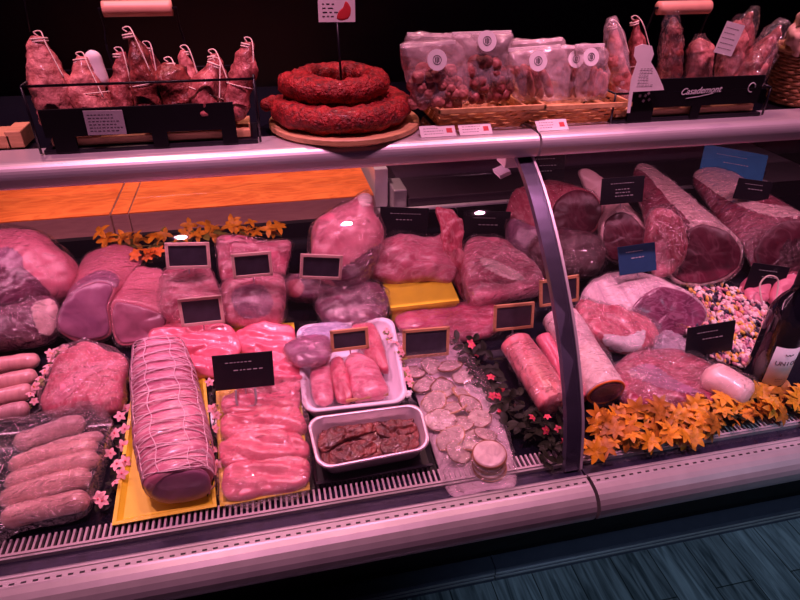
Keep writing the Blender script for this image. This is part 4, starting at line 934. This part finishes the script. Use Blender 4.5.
def card(name, corners, yp, label, rows, seed, parent=None, cat='label card', mat='paper', red=False, tilt=0.0):
    c = [up(q[0], q[1], yp + (tilt if i < 2 else 0)) for i, q in enumerate(corners)]; ctr = sum(c, V())/4
    u = (c[1]-c[0]+c[2]-c[3]); v = (c[0]-c[3]+c[1]-c[2]); W, H = u.length/4, v.length/4; u.normalize(); v = (v-u*v.dot(u)).normalized(); n = u.cross(v)
    t = thing(name, label, cat, ctr-v*H)
    obj('card', sbox(BM(), ctr, u, v, n, W, H, .0008), mat, t, False)
    if rows: obj('print', scribble(BM(), ctr+n*.001, u, v, n, rows, W*1.7, H*1.6, seed, .0013), 'ink', t, False)
    if red:
        b = BM(); sbox(b, ctr+u*W*.65+n*.0011, u, v, n, W*.16, H*.35, .0003); obj('red_print', b, 'redink', t, False)
    return t, ctr, u, v, n, W, H
card('printed_label', [(83, 111), (122, 110), (127, 134), (88, 135)], 1.078, 'grey printed label hung on the front of the left wire rack', 6, 3, mat=plain('grey_paper', (.3, .26, .3), .6))

# coiled red sausages on a round board
bc = level(345, 128, ZS); bc = V((.105, 1.235, ZS))
cc = level(345, 126, ZS); R0 = (level(417, 122, ZS)-level(270, 126, ZS)).length/2
bc = V((cc.x, cc.y, ZS))
t = tagit(obj('round_board', lathe(BM(), [(0, .001), (R0*.94, .001), (R0, .006), (R0, .014), (R0*.985, .016), (0, .016)], bc, 64), 'wood', smooth=False), 'round pale wooden board under the red sausage coils', 'board')
def coil(label, c, r0, r1, turns, rad, z, seed, tail=None):
    t = thing('coiled_sausage', label, 'sausage', V((c.x, c.y, z)), 'coiled red sausages on the round board'); path = []; n = int(60*turns)
    for i in range(n+1):
        s = i/n; a = 2.6+2*PI*turns*s; r = r0+(r1-r0)*s; path.append(V((c.x+r*math.cos(a), c.y+r*math.sin(a), z+rad)))
    R = [rad*.5]+[rad]*12+[rad*.55]
    obj('casing', tube(BM(), path, R, 22, .95, amp=.0055, fr=60, seed=seed), 'chorizo', t)
    b = BM(); p = path[0]; 
    for k in range(3): tube(b, [p+V((math.cos(q/10*2*PI)*.004*k, .002*k, math.sin(q/10*2*PI)*.007)) for q in range(10)], .001, 5, closed=True)
    obj('twine', b, 'twine', t); return t
coil('lower wide coil of wrinkled red sausage lying on the round board', bc, R0*.86, R0*.36, 2.0, .024, ZS+.017, 1)
c2 = V((bc.x-.014, bc.y+.005, 0)); coil('upper smaller coil of red sausage stacked on the wide coil', c2, R0*.62, R0*.42, 1.35, .022, ZS+.061, 2)
o = obj('dry_sausage_end', capsule(BM(), up(262, 107, 1.17), up(277, 100, 1.2), .012, 0, amp=.003, seed=8), 'chorizo'); o.name = 'red_sausage'; tagit(o, 'short red sausage end poking out left of the coils', 'sausage')
# card on a stick
t, ctr, u, v, n, W, H = card('price_flag', [(318, -8), (355, -8), (355, 22), (318, 22)], bc.y, 'pink-white price card with a red picture on a black stick above the coils', 0, 1, cat='price sign')
b = BM(); tube(b, [ctr-v*H, V((ctr.x+.004, bc.y, ZS+.06))], .0022, 8); obj('stick', b, 'black', t)
b = BM(); pillow(b, [ctr+n*.0012+u*x_*W+v*y_*H for x_, y_ in ((.0, -.75), (.35, -.85), (.7, -.6), (.75, 0), (.5, .4), (.35, 0), (.1, -.3))], n, .0006, .0002, 4, 0, 10, 0, N_=30, rings=4); obj('red_picture', b, 'redink', t)
obj('print', scribble(BM(), ctr+n*.001-u*W*.4-v*H*.2, u, v, n, 4, W*.8, H*1.1, 4, .0025), 'ink', t, False)

# chip-wood tray baskets
def chip_basket(label, bot, top, hz):
    """bot/top: rectangles (x0,x1,y0,y1); woven chip strips"""
    t = thing('chip_basket', label, 'basket', ((bot[0]+bot[1])/2, (bot[2]+bot[3])/2, ZS), 'woven chip-wood tray baskets')
    def rect(f, dz=0): return [bot[i]*(1-f)+top[i]*f for i in range(4)]
    b = BM(); x0, x1, y0, y1 = rect(0); box(b, (x0, y0, ZS+.001), (x1, y1, ZS+.004)); obj('basket_floor', b, 'wicker', t, False)
    b = BM(); rows = 5
    for k in range(rows):
        f0, f1 = k/rows, (k+.92)/rows; R0_, R1_ = rect(f0), rect(f1); seq = [(0, 2), (1, 2), (1, 3), (0, 3)]; ring0 = []; ring1 = []
        for e in range(4):
            (ia, ja), (ib, jb) = seq[e], seq[(e+1) % 4]; m = 24
            for i in range(m):
                s = i/m; off = .0022*math.copysign(1, math.sin(s*11*PI + k*PI))*(min(1, abs(math.sin(s*11*PI))*3))
                nx, ny = [(0, -1), (1, 0), (0, 1), (-1, 0)][e]
                for R_, ring, f in ((R0_, ring0, f0), (R1_, ring1, f1)):
                    ring.append(V((R_[ia]*(1-s)+R_[ib]*s+nx*off, R_[ja]*(1-s)+R_[jb]*s+ny*off, ZS+.003+hz*f)))
        n = len(ring0); th = .0012; c = sum(ring0, V())/n
        a = [b.verts.new(p) for p in ring0]; d = [b.verts.new(p) for p in ring1]
        for i in range(n): b.faces.new((a[i], a[(i+1) % n], d[(i+1) % n], d[i]))
    bmesh.ops.solidify(b, geom=b.faces[:], thickness=.0014)
    obj('woven_side', b, 'wicker', t, False)
    x0, x1, y0, y1 = rect(1.0); zt = ZS+.003+hz
    b = BM()
    for p, q in (((x0, y0), (x1, y0)), ((x1, y0), (x1, y1)), ((x1, y1), (x0, y1)), ((x0, y1), (x0, y0))):
        d = V((q[0]-p[0], q[1]-p[1], 0)); ll = d.length; d.normalize(); nn = V((-d.y, d.x, 0))
        sbox(b, V(((p[0]+q[0])/2, (p[1]+q[1])/2, zt)), d, nn, (0, 0, 1), ll/2+.003, .003, .0045, .001)
    obj('rim', b, 'wicker', t, False); return t
def xs(px, py, z=ZS): return level(px, py, z)
b1 = (xs(439, 128).x, xs(508, 118).x, 1.105, 1.25)
t1 = (xs(430, 103, ZS+.045).x, xs(522, 93, ZS+.045).x, 1.075, 1.28)
chip_basket('left chip-wood basket holding the bags of small round sausages', b1, t1, .042)
b2 = (xs(526, 122).x, xs(606, 118).x, 1.105, 1.25)
t2 = (xs(521, 104, ZS+.045).x+.004, xs(620, 96, ZS+.045).x-.004, 1.08, 1.28)
chip_basket('right chip-wood basket holding the bags of thin sausages', b2, t2, .038)
def clear_bag(label, out, yp, tf, seed, sticker=None, top=None, group='clear zip bags in the chip baskets'):
    pts = [up(x, y, yp) for x, y in out]; c = sum(pts, V())/len(pts); n = V((0, -1, .15)).normalized()
    t = thing('clear_bag', label, 'bag', (c.x, yp, min(p.z for p in pts)), group)
    obj('bag_film', pillow(BM(), pts, n, tf, tf*.7, 3.2, .007, 38, seed, N_=90, rings=12), 'bag', t)
    if top:
        a, b_ = up(*top[0], yp), up(*top[1], yp); tube_b = BM(); sbox(tube_b, (a+b_)/2-V((0, .001, 0)), (b_-a), (0, 0, 1), (0, 1, 0), (b_-a).length/2, .003, .0014); obj('zip_strip', tube_b, 'paper', t, False)
    if sticker:
        s = up(sticker[0], sticker[1], yp-tf-.006); nn = V((0, -.95, .3)).normalized(); u = V((1, 0, 0)); v = nn.cross(u)
        b = BM(); R = sticker[2]*.0019; prism(b, [s+u*math.cos(k/28*2*PI)*R+v*math.sin(k/28*2*PI)*R for k in range(28)], nn*.001); st = obj('round_sticker', b, 'paper', t, False)
        b = BM(); tube(b, [s+nn*.0014+u*math.cos(k/16*2*PI)*R*.42+v*math.sin(k/16*2*PI)*R*.42 for k in range(16)], .0006, 5, closed=True)
        for k in (-1, 0, 1): sbox(b, s+nn*.0014+u*k*R*.16, u, v, nn, R*.05, R*(.3-.08*abs(k)), .0003)
        obj('sticker_print', b, 'ink', st, False)
    return t
clear_bag('back left clear zip bag of small round sausages', [(407, 34), (440, 32), (470, 36), (478, 60), (474, 96), (440, 100), (416, 92), (408, 60)], 1.175, .02, 1, None, ((407, 34), (470, 36)))
clear_bag('front left clear zip bag of small round sausages with a round sticker', [(400, 45), (425, 40), (456, 42), (466, 66), (468, 98), (440, 105), (414, 98), (404, 70)], 1.118, .026, 2, (437, 60, 9.5), ((400, 46), (455, 42)))
clear_bag('right clear zip bag of darker round sausages, its sticker at the top', [(455, 36), (485, 32), (510, 34), (508, 58), (512, 90), (490, 100), (462, 98), (456, 66)], 1.142, .026, 3, (487, 41, 9.5), ((452, 34), (511, 32)))
clear_bag('back clear zip bag in the right basket', [(512, 42), (540, 40), (562, 38), (566, 62), (562, 92), (530, 96), (514, 80)], 1.185, .018, 4, None, ((512, 43), (562, 39)))
clear_bag('front left clear bag of thin sausages with a round sticker', [(508, 52), (535, 47), (560, 48), (568, 70), (566, 98), (540, 101), (516, 98), (510, 74)], 1.118, .022, 5, (538, 61, 9.5), ((508, 50), (560, 46)))
clear_bag('middle clear bag of thin sausages with a sticker near its top', [(548, 50), (570, 46), (588, 48), (594, 70), (592, 96), (570, 100), (554, 96), (550, 72)], 1.142, .02, 6, (576, 59, 8.5), ((548, 48), (590, 46)))
clear_bag('right clear bag of thin sausages with the rightmost sticker', [(576, 46), (594, 44), (606, 50), (607, 72), (603, 96), (588, 99), (578, 94), (576, 70)], 1.115, .02, 7, (591, 57, 8.5), ((575, 46), (604, 45)))
rg = random.Random(11); proto = {}
for side, (cx, cy, w_, h_, mat, yp, lab, grp) in enumerate([(437, 84, 26, 20, 'salamip', 1.118, 'small round dry sausage in the front left zip bag', 'round sausages in the left zip bag'), (486, 78, 24, 20, 'salami', 1.142, 'small round dark sausage in the right zip bag', 'round sausages in the right zip bag')]):
    k = 0
    b = BM(); p0 = up(cx, cy, yp); bmesh.ops.create_icosphere(b, subdivisions=3, radius=.0128)
    for v_ in b.verts: v_.co.x *= 1.12; v_.co += v_.co.normalized()*wob(v_.co, 120, .0015, side); v_.co += p0
    src = tagit(obj('round_sausage', b, mat, origin=p0), lab, 'sausage', grp); first = True
    for row in range(5):
        for colm in range(6):
            px = cx-w_+2*w_*(colm+.5*(row % 2))/6+rg.uniform(-2, 2)+3; py = cy+h_-2*h_*row/5+rg.uniform(-2, 2)-2
            if (row == 4 and colm in (0, 5)) or (px-cx) > w_*.95: continue
            loc = up(px, py, yp-.012+rg.uniform(-.006, .01)); rot = (rg.uniform(0, 3), rg.uniform(0, 3), rg.uniform(0, 3)); s = rg.uniform(.85, 1.08)
            if first: src.location = loc; src.rotation_euler = rot; first = False
            else: dup(src, loc, rot, None, (s, s, s))
def vsaus(px0, py0, px1, py1, yp, r, mat, seed, lab, grp):
    A, B = up(px0, py0, yp), up(px1, py1, yp+.012); o = obj('thin_sausage', capsule(BM(), A, B, r, .004, (1, 0, 0), .002, seed, 14, 20, fr=60), mat); return tagit(o, lab, 'sausage', grp)
for i, (a, b_, c_, d_) in enumerate([(524, 97, 514, 66), (532, 98, 522, 64), (541, 99, 528, 66), (550, 98, 540, 68), (535, 96, 532, 70)]):
    vsaus(a, b_, c_, d_, 1.118-.008*(i % 2), .0085, 'salamip' if i % 2 else 'salami', i, 'thin dry sausage in the front left bag of the right basket', 'thin sausages in the front left bag')
for i, (a, b_, c_, d_) in enumerate([(562, 98, 558, 66), (568, 98, 566, 62), (575, 98, 574, 66), (582, 96, 580, 70)]):
    vsaus(a, b_, c_, d_, 1.142-.010*(i % 2), .0078, 'salami', i+9, 'thin dry sausage in the middle bag of the right basket', 'thin sausages in the middle bag')
for i, (a, b_, c_, d_) in enumerate([(588, 97, 594, 66), (594, 97, 600, 68), (601, 96, 603, 72)]):
    vsaus(a, b_, c_, d_, 1.112-.006*(i % 2), .0078, 'salamip', i+19, 'thin dry sausage in the right bag of the right basket', 'thin sausages in the right bag')

# small price cards lying on the nose
def nosecard(px0, px1, py0, py1, label, seed):
    a, b_ = level(px0, py1, ZS+.006), level(px1, py1, ZS+.006); ctr = (a+b_)/2; ctr.y = 1.072; ctr.z = ZS+.010; W = (px1-px0)*.00092; H = .0125
    u = V((1, .0, 0)); v = V((0, .75, .6)).normalized(); n = u.cross(v)
    t = thing('price_ticket', label, 'price ticket', ctr, 'white price tickets on the shelf edge'); t.location = ctr; ctr = ctr+v*.0
    obj('ticket', sbox(BM(), ctr, u, v, n, W, H, .0006), 'paper', t, False)
    obj('print', scribble(BM(), ctr+n*.0008-u*W*.25, u, v, n, 3, W*1.1, H*1.4, seed, .0011), 'ink', t, False)
    obj('red_print', sbox(BM(), ctr+n*.0008+u*W*.65, u, v, n, W*.16, H*.4, .0003), 'redink', t, False)
    obj('ticket_holder', sbox(BM(), ctr-v*H-V((0, -.002, .002)), u, v, n, W, .0028, .003), 'black', t, False)
nosecard(431, 468, 131, 146, 'leftmost white price ticket on the shelf edge, below the round sausages', 1)
nosecard(473, 508, 130, 145, 'middle white price ticket, just left of the glass post top', 2)
nosecard(552, 587, 125, 139, 'white price ticket below the bags of thin sausages', 3)

# right rack contents
G3 = 'cured sausages in the right rack'
salami('film sleeved sausage at the left end of the right rack', (622, 102), (612, 24), 1.16, 0.0221, 'salamip', 21, True, G3, .6, 'bag')
salami('dark sausage behind the white tent tag, second in the right rack', (642, 100), (634, 20), 1.17, 0.0221, 'salami', 22, True, G3, .6)
salami('tall dark sausage in a clear sleeve right of the tent tag', (669, 96), (672, 18), 1.13, 0.0234, 'salamid', 23, False, G3, .7, 'film')
salami('short grainy pink sausage in the centre of the right rack', (696, 92), (700, 38), 1.12, 0.0240, 'salamip', 24, False, G3, .9, 'film')
salami('upright grainy sausage behind the hanging label in the right rack', (722, 88), (740, 20), 1.15, 0.0234, 'salamip', 25, False, G3, .8, 'film')
salami('sausage with the wrapper twisted at the top, back right of the right rack', (728, 84), (752, 12), 1.17, 0.0208, 'salami', 26, False, G3, .7, 'film')
salami('long sausage leaning far right in the right rack', (738, 88), (780, 26), 1.12, 0.0247, 'salami', 27, False, G3, .5, 'film')
salami('lower sausage leaning far right, below the longest one', (742, 92), (772, 48), 1.11, 0.0221, 'salamip', 28, False, G3, .6, 'film')
t, ctr, u, v, n, W, H = card('hanging_label', [(724, 21), (741, 25), (735, 57), (717, 52)], 1.085, 'pale printed label hanging on the sausages of the right rack', 5, 9)
t, ctr, u, v, n, W, H = card('rack_tag', [(632, 62), (657, 62), (663, 88), (630, 88)], 1.077, 'x', 5, 12)
bpy.data.objects.remove(t.children[0]) ; [bpy.data.objects.remove(q) for q in list(t.children)]; bpy.data.objects.remove(t)
T = thing('tent_tag', 'white tapered tent tag with printed lines at the front of the right rack', 'tag', up(644, 110, 1.072))
pp = [up(x, y, 1.070) for x, y in [(627, 113), (631, 80), (637, 62), (634, 56), (635, 47), (643, 44), (652, 46), (654, 54), (651, 62), (657, 72), (663, 86), (664, 90), (633, 92), (630, 113)]]
b = BM(); prism(b, pp, (0, .001, 0)); obj('card', b, 'paper', T, False)
pp2 = [up(x, y, 1.0705) for x, y in [(626, 113), (630, 90), (634, 92), (631, 115)]]
obj('print', scribble(BM(), up(646, 77, 1.069), (1, 0, 0), (0, 0, 1), (0, -1, 0), 6, .03, .036, 5, .0013), 'ink', T, False)

# wicker basket at the right
bcx = up(800, 80, 1.2).x; bc_ = V((bcx-.004, 1.18, ZS))
t = thing('wicker_basket', 'round brown wicker basket with a handle at the right edge of the shelf', 'basket', bc_)
b = BM(); rows = 15
for k in range(rows):
    f = k/(rows-1); r = .062+.020*f; z = ZS+.006+.105*f
    tube(b, [bc_+V((math.cos(a)*(r+.0022*math.sin(a*14+k*PI)), math.sin(a)*(r+.0022*math.sin(a*14+k*PI)), z-ZS+.0008*math.sin(a*5))) for a in [2*PI*i/112 for i in range(112)]], .0042, 6, closed=True)
obj('woven_side', b, 'wickerd', t)
b = BM(); lathe(b, [(0, .001), (.062, .001), (.062, .005), (0, .005)], bc_, 32); obj('basket_floor', b, 'wickerd', t)
b = BM(); tube(b, [bc_+V((math.cos(a)*.084, math.sin(a)*.084, .116+.001*math.sin(a*20))) for a in [2*PI*i/60 for i in range(60)]], .006, 8, closed=True); obj('rim', b, 'wicker', t)
b = BM()
for s in (0, 1): tube(b, [bc_+V((-.084*math.cos(a), .004*math.sin(a*9+s*PI), .11+.13*math.sin(a))) for a in [PI*i/40 for i in range(41)]], .0036, 8)
obj('handle', b, 'wicker', t)
for i, (dx, dy, dz, lab) in enumerate(((-.048, -.02, .150, 'pinkish paper wrapped loaf at the front of the wicker basket'), (.03, .02, .165, 'pinkish paper wrapped loaf at the back of the wicker basket'))):
    pts = [bc_+V((dx, dy, dz))+V((math.cos(a)*.050, .0, math.sin(a)*.058)) for a in [2*PI*k/12 for k in range(12)]]
    tagit(obj('wrapped_loaf', pillow(BM(), pts, (0, -1, .2), .03, .03, 2.3, .012, 45, 70+i), meat('loaf_paper', (.75, .42, .3), (.9, .62, .5), 20, bmp=.4, coat=0)), lab, 'bread', 'wrapped loaves in the wicker basket')
# wooden blocks at the far left
for i, (px, py, w_, d_, h_, lab) in enumerate(((4, 143, .026, .03, .024, 'pale wooden block at the far left end of the shelf'), (28, 138, .013, .03, .03, 'small wooden block between the far left block and the wire rack'))):
    c = level(px, py, ZS); c.y = 1.135
    o = obj('wooden_block', box(BM(), (c.x-w_, c.y, ZS+.0005), (c.x+w_, c.y+d_*2, ZS+h_), bev=.002), 'wood', smooth=False); tagit(o, lab, 'block', 'wooden blocks at the left end of the shelf')
c = level(50, 140, ZS)
b = BM(); tube(b, [up(19, -30, 1.16), up(30, 32, 1.15)], .0011, 6); tagit(obj('thread', b, 'black'), 'thin dark thread running up from the leftmost dry sausage out of view', 'thread')

# ------------------------------------------------------------------ light
def area(name, loc, target, sx, sy, power, col, spread=PI):
    l = bpy.data.lights.new(name, 'AREA'); l.shape = 'RECTANGLE'; l.size = sx; l.size_y = sy; l.energy = power; l.color = col; l.spread = spread
    o = bpy.data.objects.new(name, l); COL.objects.link(o); o.location = loc; o.rotation_euler = (V(target)-V(loc)).to_track_quat('-Z', 'Y').to_euler(); return o
def spot(name, loc, target, power, col, ang=60, blend=.5, r=.03):
    l = bpy.data.lights.new(name, 'SPOT'); l.energy = power; l.color = col; l.spot_size = math.radians(ang); l.spot_blend = blend; l.shadow_soft_size = r
    o = bpy.data.objects.new(name, l); COL.objects.link(o); o.location = loc; o.rotation_euler = (V(target)-V(loc)).to_track_quat('-Z', 'Y').to_euler(); return o
PK = (1, .36, .58)
area('case_lamp_left', (-.35, 1.18, 1.225), (-.35, 1.1, .8), 1.5, .03, 4.0, PK)
area('case_lamp_right', (1.2, 1.18, 1.225), (1.2, 1.1, .8), 1.2, .03, 2.0, PK)
for i, x in enumerate((-.40, .32, .95, 1.5)):
    spot('ceiling_spot', (x, .62, 2.8), (x, 1.03, .9), [106, 84, 96, 30][i], PK, 52, .8, .022)
for i, x in enumerate((-.5, .2, .85)):
    spot('rear_spot', (x, 1.5, 2.8), (x, 1.1, 1.27), [44, 42, 34][i], (1, .42, .43), 46, .7, .03)
spot('board_spot', (-.3, 1.9, 2.7), (-.2, 1.75, .95), 130, (1, .5, .5), 50, .8)
spot('floor_spot', (1.7, -.7, 2.8), (1.15, .80, 0), 95, (.48, .72, 1), 34, .9, .1)
w = bpy.data.worlds.new('world'); bpy.context.scene.world = w; w.use_nodes = True
w.node_tree.nodes['Background'].inputs[0].default_value = (.4, .16, .6, 1); w.node_tree.nodes['Background'].inputs[1].default_value = .035
# ceiling lamp heads that belong to the spots
for o in [q for q in bpy.data.objects if q.name.startswith(('ceiling_spot', 'rear_spot'))]:
    c = o.location
    t = thing('ceiling_lamp', 'round recessed ceiling lamp above the meat counter', 'lamp', (c.x, c.y, 2.86), 'ceiling lamps above the counter')
    b = BM(); lathe(b, [(.05, .04), (.055, .0), (.045, -.002), (.042, .03)], V((c.x, c.y, 2.86)), 24); obj('lamp_ring', b, 'white', t)

sc = bpy.context.scene
sc.view_settings.view_transform = 'Standard'; sc.view_settings.look = 'None'; sc.view_settings.gamma = 1; sc.view_settings.exposure = 0.0
sc.view_settings.use_curve_mapping = False
sc.cycles.transparent_max_bounces = 16; sc.cycles.max_bounces = 6; sc.cycles.use_denoising = True
